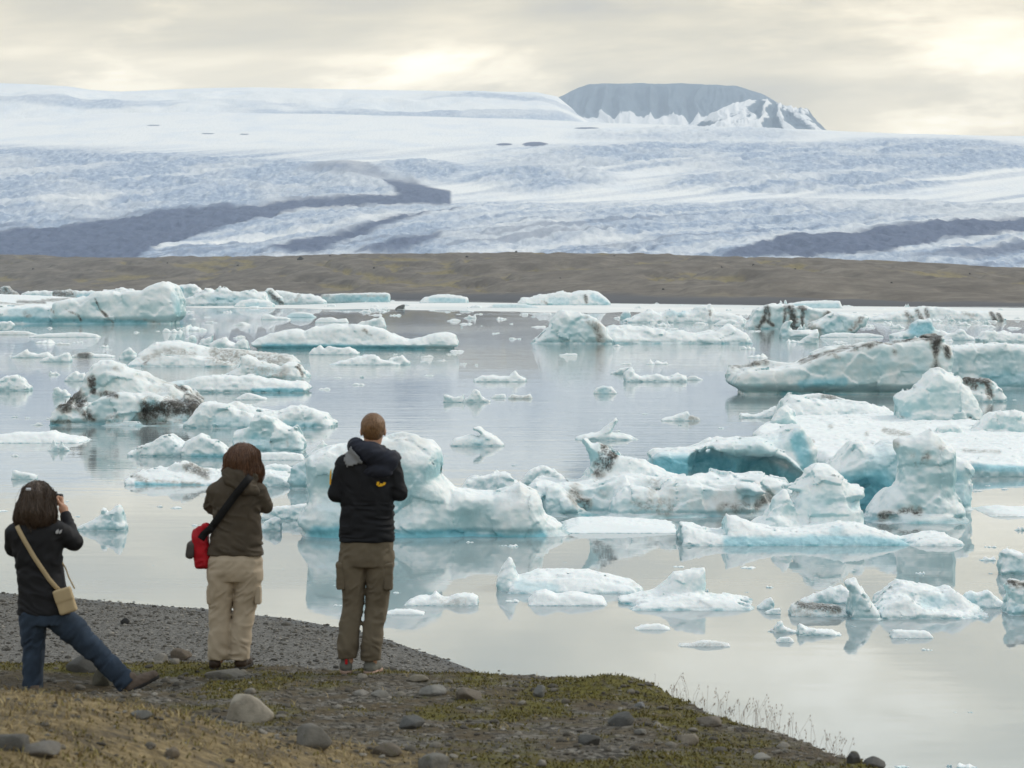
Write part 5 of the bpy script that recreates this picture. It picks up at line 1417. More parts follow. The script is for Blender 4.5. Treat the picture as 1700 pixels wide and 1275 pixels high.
# ------------------------------------------------------------------ people: bodies and clothes grown as smooth distance fields
class Field:
    def __init__(self, lo, hi, cell):
        self.lo, self.cell = np.array(lo, float), cell
        self.n = np.ceil((np.array(hi) - self.lo) / cell).astype(int) + 1
        self.ax = [self.lo[i] + np.arange(self.n[i]) * cell for i in range(3)]
        self.f = np.full(self.n, 0.5, np.float32)

    def block(self, lo, hi, pad):
        sl = []
        for i in range(3):
            a = int(np.clip((lo[i] - pad - self.lo[i]) / self.cell, 0, self.n[i]))
            b = int(np.clip((hi[i] + pad - self.lo[i]) / self.cell + 2, 0, self.n[i]))
            sl.append(slice(a, b))
        g = [self.ax[i][sl[i]].astype(np.float32) for i in range(3)]
        return tuple(sl), g[0][:, None, None], g[1][None, :, None], g[2][None, None, :]

    def join(self, sl, d, k, cut=False):
        self.f[sl] = smax(self.f[sl], -d, k) if cut else smin(self.f[sl], d.astype(np.float32), k)

    def cone(self, a, b, ra, rb, k=0.03, cut=False, sy=1.0):
        a, b = np.array(a, float), np.array(b, float)
        R = max(ra, rb)
        sl, x, y, z = self.block(np.minimum(a, b) - R, np.maximum(a, b) + R, 0.06 + k)
        e = b - a
        L = float(e @ e) + 1e-12
        t = np.clip(((x - a[0]) * e[0] + (y - a[1]) * e[1] + (z - a[2]) * e[2]) / L, 0, 1)
        d = np.sqrt((x - a[0] - t * e[0]) ** 2 + ((y - a[1] - t * e[1]) / sy) ** 2 + (z - a[2] - t * e[2]) ** 2) - (ra + (rb - ra) * t)
        self.join(sl, d, k, cut)

    def path(self, pts, k=0.03, **kw):
        for (a, ra), (b, rb) in zip(pts[:-1], pts[1:]):
            self.cone(a, b, ra, rb, k, **kw)

    def ell(self, c, r, k=0.02, cut=False):
        c, r = np.array(c, float), np.array(r, float)
        sl, x, y, z = self.block(c - r, c + r, 0.06 + k)
        q = np.sqrt(((x - c[0]) / r[0]) ** 2 + ((y - c[1]) / r[1]) ** 2 + ((z - c[2]) / r[2]) ** 2)
        self.join(sl, (q - 1) * r.min(), k, cut)

    def box(self, c, h, rad, k=0.01, rot=0.0, cut=False):
        c, h = np.array(c, float), np.array(h, float)
        m = np.abs(h).max() * 1.5
        sl, x, y, z = self.block(c - m, c + m, 0.04 + k)
        ca, sa = math.cos(rot), math.sin(rot)
        u, w = (x - c[0]) * ca + (z - c[2]) * sa, -(x - c[0]) * sa + (z - c[2]) * ca
        qx, qy, qz = np.abs(u) - h[0] + rad, np.abs(y - c[1]) - h[1] + rad, np.abs(w) - h[2] + rad
        d = np.sqrt(np.maximum(qx, 0) ** 2 + np.maximum(qy, 0) ** 2 + np.maximum(qz, 0) ** 2) + np.minimum(np.maximum(np.maximum(qx, qy), qz), 0) - rad
        self.join(sl, d, k, cut)

    def loft(self, rows, k=0.03, power=2.3):
        """rows of (z, centre x, half width, centre y, half depth), top to bottom or reverse"""
        q = np.array(sorted(rows), float)
        lo = [np.min(q[:, 1] - q[:, 2]), np.min(q[:, 3] - q[:, 4]), q[0, 0]]
        hi = [np.max(q[:, 1] + q[:, 2]), np.max(q[:, 3] + q[:, 4]), q[-1, 0]]
        sl, x, y, z = self.block(lo, hi, 0.06 + k)
        zz = z.ravel()
        cx, hw, cy, hd = (np.interp(zz, q[:, 0], q[:, i])[None, None, :] for i in (1, 2, 3, 4))
        r = (np.abs((x - cx) / hw) ** power + np.abs((y - cy) / hd) ** power) ** (1 / power)
        d = (r - 1) * np.minimum(hw, hd)
        d = smax(d.astype(np.float32), (np.abs(z - 0.5 * (q[0, 0] + q[-1, 0])) - 0.5 * (q[-1, 0] - q[0, 0])).astype(np.float32), 0.012)
        self.join(sl, d, k)

    def wrinkle(self, amp, sx, sy, sz, seed=0, zr=None, sharp=True, skew=0.0):
        b = np.argwhere(np.abs(self.f) < amp * 2 + 2 * self.cell)
        x, y, z = (self.ax[i][b[:, i]] for i in range(3))
        zs = z + skew * x
        n = vnoise(x / sx + seed * 3.1, y / sy, zs / sz + 0.8 * vnoise(x / (sx * 1.5), y / sy, zs / (2.5 * sz) + seed))
        n = (0.45 - np.abs(n) * 1.6) if sharp else n
        w = 1.0
        if zr:
            w = sstep(zr[0] - 0.06, zr[0], z) * sstep(zr[1] + 0.06, zr[1], z)
        self.f[b[:, 0], b[:, 1], b[:, 2]] -= (amp * n * w).astype(np.float32)

    def clip_below(self, z0):
        z = self.ax[2].astype(np.float32)[None, None, :]
        self.f = np.maximum(self.f, z0 - z)

    def mesh(self, name, mat, attrs=None):
        v, q = surface_nets(self.f, self.lo, np.array([self.cell] * 3))
        me = np_mesh(name, v, q, mat)
        return me, v


def mat_cloth(name, c, rough=0.85, var=0.25, scale=60, sheen=0.0, bump=0.15):
    m, t, b = new_mat(name)
    o = t('ShaderNodeTexCoord').outputs['Object']
    n, n2 = t.noise(o, 7.0, 4, 0.6), t.noise(o, scale * 6, 2, 0.5)
    t.l.new(t.ramp(n, [(0.3, tuple(v * (1 - var) for v in c)), (0.7, tuple(min(v * (1 + var), 1) for v in c))]), b.inputs['Base Color'])
    b.inputs['Roughness'].default_value = rough
    b.inputs['Specular IOR Level'].default_value = 0.25
    b.inputs['Sheen Weight'].default_value = sheen
    t.l.new(t('ShaderNodeBump', ins={'Height': n2, 'Strength': bump, 'Distance': 0.003}).outputs[0], b.inputs['Normal'])
    return m


def mat_hair(name, c0, c1):
    m, t, b = new_mat(name)
    o = t('ShaderNodeTexCoord').outputs['Object']
    n = t.noise(t.mapping(o, (0, 0, 0), (150, 150, 14)), 1.0, 3, 0.6)
    t.l.new(t.ramp(n, [(0.3, c0), (0.7, c1)]), b.inputs['Base Color'])
    b.inputs['Roughness'].default_value = 0.5
    t.l.new(t('ShaderNodeBump', ins={'Height': n, 'Strength': 0.6, 'Distance': 0.006}).outputs[0], b.inputs['Normal'])
    return m


def mat_skin():
    m, t, b = new_mat('skin')
    o = t('ShaderNodeTexCoord').outputs['Object']
    t.l.new(t.ramp(t.noise(o, 20.0, 3, 0.5), [(0.3, (0.42, 0.22, 0.14)), (0.7, (0.52, 0.30, 0.20))]), b.inputs['Base Color'])
    b.inputs['Roughness'].default_value = 0.55
    b.inputs['Subsurface Weight'].default_value = 0.1
    b.inputs['Subsurface Radius'].default_value = (0.01, 0.004, 0.002)
    return m


SKIN = mat_skin()
BLACK_PLASTIC = mat_cloth('camera_black', (0.012, 0.012, 0.013), 0.4, 0.1)
RUBBER = mat_cloth('dark_rubber', (0.03, 0.028, 0.026), 0.8)


class Figure:
    """a person placed by the pixel of the feet; joints are given as (px, row, depth m)"""
    def __init__(self, label, px0, row0, Y=None):
        x, y, z = hit_ground(px0, row0)
        if Y:
            y = Y
            x = (px0 - 850) / F_PX * Y
            z = float(at_depth(px0, row0, Y)[1])
        self.s, self.px0, self.row0 = y / F_PX, px0, row0
        self.root = add('person', None, loc=(x, y, z))
        tag(self.root, label, 'person')

    def p(self, px, row, d=0.0):
        return np.array([(px - self.px0) * self.s, d, (self.row0 - row) * self.s])

    def rows(self, rr, cy=0.0):
        return [((self.row0 - r[0]) * self.s, (r[1] - self.px0) * self.s, r[2] * self.s, r[4] if len(r) > 4 else cy, r[3]) for r in rr]

    def field(self, x0, x1, r_top, r_bot, d0, d1, cell=0.008):
        a, b = self.p(x0, r_bot, d0), self.p(x1, r_top, d1)
        return Field(a, b, cell)

    def part(self, f, name, mat, label=None, parent=None):
        me, v = f.mesh(name, mat)
        o = add(name, me, parent=parent or self.root)
        if label:
            o['label'] = label
        return o, v

    def front(self, v, px, row):
        """depth of the side of a garment that faces the camera, at a pixel"""
        q = self.p(px, row)
        d = np.hypot(v[:, 0] - q[0], v[:, 2] - q[2])
        k = d < 0.022
        return float(v[k, 1].min()) if k.any() else None

    def patch(self, v, poly, name, mat, lift=0.004, thick=0.004, parent=None, n=14, label=None):
        """a sewn-on piece following the cloth"""
        poly = np.array(poly, float)
        x0, x1, y0, y1 = poly[:, 0].min(), poly[:, 0].max(), poly[:, 1].min(), poly[:, 1].max()
        gx, gy = np.linspace(x0, x1, n), np.linspace(y0, y1, n)
        X, Yr = np.meshgrid(gx, gy, indexing='ij')
        ins = poly_sdf(poly, X, Yr) < 0.4 * max(gx[1] - gx[0], gy[1] - gy[0])
        D = np.zeros_like(X)
        last = -0.1
        for i in range(n):
            for j in range(n):
                if ins[i, j]:
                    fr = self.front(v, X[i, j], Yr[i, j])
                    last = fr if fr is not None else last
                D[i, j] = last
        idx = np.arange(n * n).reshape(n, n)
        q = np.stack([idx[:-1, :-1], idx[1:, :-1], idx[1:, 1:], idx[:-1, 1:]], -1)
        ok = ins[:-1, :-1] & ins[1:, :-1] & ins[1:, 1:] & ins[:-1, 1:]
        q = q[ok]
        if len(q) == 0:
            return None
        V = np.stack([(X - self.px0) * self.s, D - lift, (self.row0 - Yr) * self.s], -1).reshape(-1, 3)
        o = add(name, np_mesh(name, V, q, mat), parent=parent or self.root)
        o.modifiers.new('cloth', 'SOLIDIFY').thickness = thick
        if label:
            o['label'] = label
        return o

    def strap(self, v, pts, width, name, mat, parent, lift=0.006, loc=None):
        """a flat band laid over the cloth; pts (px, row, depth or None)"""
        P = []
        for (ax, ar, ad), (bx, br, bd) in zip(pts[:-1], pts[1:]):
            for t in np.linspace(0, 1, 9)[:-1] if (bx, br) != pts[-1][:2] else np.linspace(0, 1, 9):
                px, row = ax + (bx - ax) * t, ar + (br - ar) * t
                if ad is None or bd is None:
                    fr = self.front(v, px, row)
                    d = fr - lift if fr is not None else (P[-1][1] if P else -0.1)
                else:
                    d = ad + (bd - ad) * t
                q = self.p(px, row)
                P.append((q[0], d, q[2]))
        P = np.array(P)
        for _ in range(4):
            P[1:-1, 1] = np.minimum(P[1:-1, 1], 0.25 * P[:-2, 1] + 0.5 * P[1:-1, 1] + 0.25 * P[2:, 1])
        T = np.gradient(P, axis=0)
        N = np.stack([T[:, 2], 0 * T[:, 0], -T[:, 0]], 1)
        N /= np.linalg.norm(N, axis=1)[:, None] + 1e-9
        V = np.concatenate([P - N * width / 2, P + N * width / 2])
        n = len(P)
        F = np.array([[i, i + 1, n + i + 1, n + i] for i in range(n - 1)])
        o = add(name, np_mesh(name, V, F, mat), parent=parent)
        o.modifiers.new('web', 'SOLIDIFY').thickness = 0.004
        return o


def hair_strands(fig, f, hair, mat, c, n, length, seed, flick=0.5, spread=1.0):
    """loose strands combed down over the hair mass, ends flying a little"""
    r = np.random.default_rng(seed)
    grad = np.gradient(f.f, f.cell)

    def sample(g, P):
        i = np.clip(((P - f.lo) / f.cell).round().astype(int), 0, f.n - 1)
        return g[i[:, 0], i[:, 1], i[:, 2]]
    d = r.normal(size=(n, 3)) * np.array([1, 1, 0.8])
    d[:, 1] = -np.abs(d[:, 1]) * 0.9 + 0.15
    d[:, 2] = np.abs(d[:, 2]) * 0.9 - 0.35
    d /= np.linalg.norm(d, axis=1)[:, None]
    P = c + d * 0.10
    for _ in range(12):
        N = np.stack([sample(g, P) for g in grad], 1)
        N /= np.linalg.norm(N, axis=1)[:, None] + 1e-6
        P = P - N * (sample(f.f, P)[:, None] - 0.002)
    steps = 13
    pts = [P.copy()]
    off = r.uniform(0.001, 0.006, n)
    w = r.normal(size=(n, 3)) * 0.25
    for k in range(steps - 1):
        N = np.stack([sample(g, P) for g in grad], 1)
        N /= np.linalg.norm(N, axis=1)[:, None] + 1e-6
        t = np.array([0, 0, -1.0]) + w * flick + 0.25 * np.sin(k * 0.9 + off[:, None] * 900) * np.array([1, 0.3, 0]) * flick
        t = t - N * (t * N).sum(1)[:, None]
        t /= np.linalg.norm(t, axis=1)[:, None] + 1e-6
        P = P + t * (length / steps) * r.uniform(0.8, 1.2, n)[:, None]
        P = P - N * np.clip(sample(f.f, P) - off * (1 + 0.25 * k), -0.02, 0.004)[:, None]
        pts.append(P.copy())
    Q = np.stack(pts, 1)
    wd = r.uniform(0.0012, 0.0028, n)[:, None] * np.linspace(1, 0.35, steps)[None]
    a = r.uniform(-0.6, 0.6, n)
    sd = np.stack([np.cos(a), np.sin(a), 0 * a], 1)[:, None, :] * wd[..., None]
    V = np.stack([Q - sd, Q + sd], 2).reshape(-1, 3)
    base = (np.arange(n) * steps * 2)[:, None, None]
    k = np.arange(steps - 1) * 2
    F = (np.stack([k, k + 1, k + 3, k + 2], 1)[None] + base).reshape(-1, 4)
    o = add('strands', np_mesh('strands', V, F, mat), parent=hair)
    o['kind'] = 'stuff'


def head(f, c, tilt, s=1.0, turn=0.0):
    """skull, face and ears; the face looks along +Y turned by turn, bowed by tilt"""
    ct, st, cz, sz = math.cos(tilt), math.sin(tilt), math.cos(turn), math.sin(turn)

    def q(x, y, z):
        y, z = y * ct + z * st, -y * st + z * ct
        x, y = x * cz + y * sz, -x * sz + y * cz
        return np.array([c[0] + x * s, c[1] + y * s, c[2] + z * s])
    f.ell(q(0, -0.012, 0.025), np.array([0.076, 0.092, 0.092]) * s, 0.02)
    f.ell(q(0, 0.028, -0.035), np.array([0.060, 0.066, 0.085]) * s, 0.03)
    f.cone(q(0, 0.092, 0.010), q(0, 0.112, -0.030), 0.008 * s, 0.014 * s, 0.012)
    f.ell(q(0, 0.078, -0.088), np.array([0.022, 0.020, 0.018]) * s, 0.02)
    for e in (-1, 1):
        f.ell(q(e * 0.030, 0.104, 0.012), np.array([0.016, 0.014, 0.011]) * s, 0.008, cut=True)
        f.ell(q(e * 0.030, 0.084, 0.012), np.array([0.0125, 0.0125, 0.0125]) * s, 0.003)
        f.ell(q(e * 0.080, -0.004, -0.012), np.array([0.010, 0.020, 0.032]) * s, 0.008)
    f.cone(q(-0.022, 0.090, -0.062), q(0.022, 0.090, -0.062), 0.006 * s, 0.006 * s, 0.008)
    return q


def hand(f, wrist, grip, side):
    """palm and five fingers closing on the point grip"""
    wrist, grip = np.array(wrist, float), np.array(grip, float)
    d = grip - wrist
    L = np.linalg.norm(d)
    d = d / L
    up = np.array([0, 0, 1.0])
    acr = np.cross(d, up)
    acr /= np.linalg.norm(acr) + 1e-9
    palm = wrist + d * min(L * 0.5, 0.06)
    f.cone(wrist, palm, 0.027, 0.034, 0.02)
    for i, (o, ln) in enumerate(((0.027, 0.070), (0.009, 0.078), (-0.009, 0.073), (-0.026, 0.058))):
        a = palm + up * o + d * 0.018
        b = a + d * ln * 0.55 + acr * 0.010 * side
        c = b + d * ln * 0.20 - acr * 0.030 * side
        f.path([(a, 0.0105), (b, 0.0092), (c, 0.0080)], 0.006)
    t0 = palm + up * 0.024 - acr * 0.016 * side
    f.path([(t0, 0.012), (t0 + d * 0.03 - acr * 0.022 * side + up * 0.012, 0.0105), (t0 + d * 0.055 - acr * 0.020 * side + up * 0.010, 0.009)], 0.008)


def body(fig, ext, head_c, neck_b, pelvis, sh, el, wr, grip, hip, knee, ank, toe, tilt, hs=1.0, turn=0.0):
    f = fig.field(*ext, cell=0.0075)
    head(f, head_c, tilt, hs, turn)
    f.cone(head_c + np.array([0, -0.01, -0.05]), neck_b, 0.055, 0.06, 0.03)
    f.path([(neck_b, 0.06), (0.6 * neck_b + 0.4 * pelvis, 0.085), (pelvis, 0.09)], 0.04)
    for i in (0, 1):
        side = -1 if i == 0 else 1
        f.cone(neck_b, sh[i], 0.05, 0.045, 0.03)
        f.path([(sh[i], 0.045), (el[i], 0.034), (wr[i], 0.026)], 0.02)
        hand(f, wr[i], grip[i], side)
        f.path([(pelvis, 0.07), (hip[i], 0.065), (knee[i], 0.045), (ank[i], 0.035), (toe[i], 0.030)], 0.03)
    return fig.part(f, 'body', SKIN)


def shoe(fig, heel, toe, h, w, up_mat, sole_mat, name='shoe', lab=None):
    """low boot from heel to toe (local points at sole level) with its own sole"""
    heel, toe = np.array(heel, float), np.array(toe, float)
    lo, hi = np.minimum(heel, toe) - 0.09, np.maximum(heel, toe) + 0.09
    f = Field(lo, hi + [0, 0, h], 0.007)
    e = (toe - heel) / np.linalg.norm(toe - heel)
    u = np.array([0, 0, 1.0])
    f.path([(heel + u * 0.045, w), (heel * 0.45 + toe * 0.55 + u * 0.04, w * 0.95), (toe - e * 0.03 + u * 0.035, w * 0.80)], 0.02)
    f.cone(heel + u * 0.05 + e * 0.01, heel + u * h + e * 0.015, w * 0.98, w * 0.92, 0.02)
    zl = lambda P: P[2]
    g = f.ax
    lev = (heel[2] + (toe[2] - heel[2]) * np.clip(((g[0][:, None] - heel[0]) * e[0] + (g[1][None, :] - heel[1]) * e[1]) / max(1e-6, e[0] ** 2 + e[1] ** 2) / np.linalg.norm(toe - heel), -0.2, 1.2))
    f.f = np.maximum(f.f, ((lev + 0.016)[:, :, None] - g[2][None, None, :]).astype(np.float32))
    f.wrinkle(0.004, 0.03, 0.03, 0.02, 2)
    o, v = fig.part(f, name, up_mat, lab)
    f2 = Field(lo, hi, 0.007)
    f2.path([(heel + u * 0.014, w * 1.06), (heel * 0.5 + toe * 0.5 + u * 0.014, w * 0.98), (toe - e * 0.025 + u * 0.014, w * 0.9)], 0.01)
    z = g[2][:f2.n[2]]
    f2.f = np.maximum(f2.f, np.maximum(lev[:f2.n[0], :f2.n[1], None] - 0.004 - f2.ax[2][None, None, :], f2.ax[2][None, None, :] - lev[:f2.n[0], :f2.n[1], None] - 0.024).astype(np.float32))
    fig.part(f2, 'sole', sole_mat, parent=o)
    return o


def held_camera(fig, c, label):
    r = add('camera_body', None, loc=Vector(fig.root.location) + Vector(c))
    r.name = 'handheld_camera'
    tag(r, label, 'camera')
    f = Field((-0.09, -0.05, -0.07), (0.09, 0.12, 0.08), 0.006)
    f.box((0, 0, 0), (0.065, 0.030, 0.042), 0.012)
    f.box((0, 0, 0.045), (0.022, 0.024, 0.016), 0.008, 0.008)
    me, v = f.mesh('housing', BLACK_PLASTIC)
    add('housing', me, parent=r)
    f = Field((-0.05, 0.0, -0.05), (0.05, 0.13, 0.05), 0.006)
    f.cone((0, 0.03, -0.004), (0, 0.10, -0.004), 0.032, 0.034, 0.01)
    me, v = f.mesh('lens', BLACK_PLASTIC)
    add('lens', me, parent=r)


def build_man():
    g = Figure('person in black hooded jacket and khaki cargo trousers, tallest of the three', 598, 1117)
    p = g.p
    navy = mat_cloth('black_softshell', (0.007, 0.008, 0.011), 0.7, 0.3, bump=0.1)
    navy2 = mat_cloth('navy_hood', (0.017, 0.020, 0.032), 0.7, 0.3)
    khaki = mat_cloth('khaki_cotton', (0.135, 0.112, 0.080), 0.9, 0.15)
    yel = mat_cloth('yellow_print', (0.75, 0.42, 0.02), 0.6, 0.05)
    lin = mat_cloth('grey_lining', (0.22, 0.23, 0.245), 0.7, 0.15)
    sh = [p(573, 769), p(651, 771)]
    el = [p(559, 818, -0.01), p(664, 816, -0.01)]
    wr = [p(592, 785, 0.26), p(634, 785, 0.26)]
    gr = [p(603, 776, 0.33), p(625, 776, 0.33)]
    hc = p(620, 712, 0.05)
    b, bv = body(g, (525, 695, 675, 1125, -0.25, 0.48), hc, p(615, 752, 0.01), p(609, 905), sh, el, wr, gr, [p(588, 925), p(631, 925)],
                 [p(586, 1010, 0.02), p(625, 1010, 0.02)], [p(577, 1096, -0.01), p(617, 1096, -0.01)], [p(573, 1111, 0.15), p(620, 1111, 0.15)], 0.45, 1.08)
    # hair
    f = g.field(590, 652, 676, 740, -0.16, 0.24, 0.006)
    f.ell(hc + np.array([0, -0.022, 0.032]), (0.092, 0.104, 0.098), 0.01)
    f.ell(hc + np.array([0, -0.050, -0.005]), (0.070, 0.052, 0.070), 0.03)
    f.ell(hc + np.array([0, 0.10, -0.06]), (0.09, 0.075, 0.10), 0.02, cut=True)
    f.wrinkle(0.004, 0.012, 0.012, 0.03, 3)
    g.part(f, 'hair', mat_hair('auburn_hair', (0.075, 0.038, 0.016), (0.24, 0.125, 0.050)), 'short auburn hair')
    # jacket
    f = g.field(530, 692, 715, 905, -0.26, 0.36)
    f.loft(g.rows([(736, 616, 24, 0.085), (746, 612, 33, 0.105), (756, 611, 40, 0.122), (770, 611, 47, 0.132), (790, 611, 46, 0.140), (820, 611, 44.5, 0.140), (850, 610.5, 45, 0.142), (880, 610, 46, 0.148), (897, 609.5, 46.5, 0.150)]), 0.02)
    for i, out in ((0, -1), (1, 1)):
        f.path([(sh[i] + np.array([0, 0, 0.0]), 0.074), (el[i], 0.058), (wr[i], 0.042)], 0.025)
    f.wrinkle(0.009, 0.10, 0.12, 0.028, 1, (p(0, 895)[2], p(0, 835)[2]))
    f.wrinkle(0.006, 0.06, 0.06, 0.05, 2, (p(0, 835)[2], p(0, 750)[2]), skew=0.6)
    f.clip_below(p(0, 897)[2])
    jk, jv = g.part(f, 'jacket', navy, 'black softshell jacket')
    f = g.field(565, 690, 705, 800, -0.28, 0.20, 0.0075)
    f.path([(p(592, 737, -0.045), 0.060), (p(618, 748, -0.10), 0.082), (p(648, 760, -0.075), 0.070), (p(655, 757, 0.0), 0.055)], 0.03)
    f.path([(p(592, 737, -0.03), 0.052), (p(598, 740, 0.06), 0.045)], 0.03)
    f.ell(p(630, 778, -0.115), (0.11, 0.055, 0.050), 0.03)
    f.wrinkle(0.008, 0.10, 0.06, 0.035, 5, skew=-0.5)
    hd, hv = g.part(f, 'hood', navy2, 'navy hood folded on the back', parent=jk)
    g.patch(np.concatenate([jv, hv]), [(576, 748), (586, 737), (596, 748), (607, 763), (592, 767), (579, 771), (574, 760)], 'hood_lining', lin, 0.008, 0.006, jk, 16, 'pale grey lining of the hood')
    # print on the back and stripe on the sleeve
    for poly in ([(627, 799.5), (628.5, 795), (631.5, 794), (633, 797), (631, 800), (628.5, 801)], [(632, 800), (634, 797), (637, 798), (637, 801), (634, 802)],
                 [(637, 799), (640, 795), (643, 797), (641, 801), (638, 801)], [(629, 801), (634, 799), (639, 799), (638, 802), (631, 803)]):
        g.patch(jv, poly, 'logo', yel, 0.004, 0.002, jk, 14)
    g.patch(jv, [(548.6, 800), (550.2, 778), (551.8, 775), (551, 790), (550.2, 802)], 'sleeve_stripe', yel, 0.004, 0.002, jk, 16)
    # trousers
    f = g.field(548, 672, 880, 1110, -0.24, 0.24)
    f.loft(g.rows([(886, 609.5, 43, 0.135), (905, 609.5, 45, 0.140), (925, 609.5, 45.5, 0.140), (938, 609.5, 45, 0.130)]), 0.03)
    f.loft(g.rows([(915, 586, 22.5, 0.115), (945, 586, 22.5, 0.112), (975, 587, 19, 0.10, 0.005), (1005, 586, 17.5, 0.09, 0.02), (1040, 580.5, 18.5, 0.088, 0.0), (1075, 577.5, 18.5, 0.09, -0.01), (1092, 577, 14.5, 0.072, -0.01)]), 0.018)
    f.loft(g.rows([(915, 631.5, 23, 0.115), (945, 631, 23, 0.112), (975, 628.5, 20, 0.10, 0.005), (1005, 626, 19, 0.09, 0.02), (1040, 620, 18, 0.088, 0.0), (1075, 617, 18, 0.09, -0.01), (1095, 616, 16.5, 0.075, -0.01)]), 0.018)
    f.wrinkle(0.009, 0.07, 0.09, 0.045, 3, (p(0, 1095)[2], p(0, 1030)[2]), skew=0.4)
    f.wrinkle(0.007, 0.06, 0.09, 0.05, 6, (p(0, 1030)[2], p(0, 905)[2]), skew=-0.5)
    f.cone(p(608, 930, -0.16), p(604, 1000, -0.12), 0.006, 0.006, 0.02, cut=True)
    tr, tv = g.part(f, 'trousers', khaki, 'khaki cargo trousers')
    for cx, cr, dd in ((567, 955, -0.03), (646, 955, -0.05)):
        f = g.field(cx - 22, cx + 22, cr - 45, cr + 45, -0.16, 0.10)
        f.box(p(cx, cr, dd), (0.033, 0.055, 0.095), 0.014)
        f.box(p(cx, cr - 20, dd), (0.037, 0.060, 0.020), 0.010, 0.004)
        f.wrinkle(0.004, 0.05, 0.05, 0.03, 8)
        g.part(f, 'pocket', khaki, parent=tr)
    bm, sm = mat_cloth('grey_suede', (0.13, 0.13, 0.115), 0.9), mat_cloth('pink_sole', (0.36, 0.25, 0.20), 0.8)
    s1 = shoe(g, p(575, 1117, -0.03), p(570, 1117, 0.17), 0.115, 0.043, bm, sm)
    shoe(g, p(614, 1118, -0.03), p(628, 1118, 0.15), 0.105, 0.043, bm, sm)
    f = g.field(566, 586, 1085, 1108, -0.12, 0.0, 0.006)
    f.box(p(576, 1096, -0.074), (0.010, 0.006, 0.020), 0.004)
    g.part(f, 'pull_tab', mat_cloth('red_tab', (0.45, 0.01, 0.015), 0.6), parent=s1)
    held_camera(g, p(614, 774, 0.37), 'dark camera held before the chest by the tallest person')


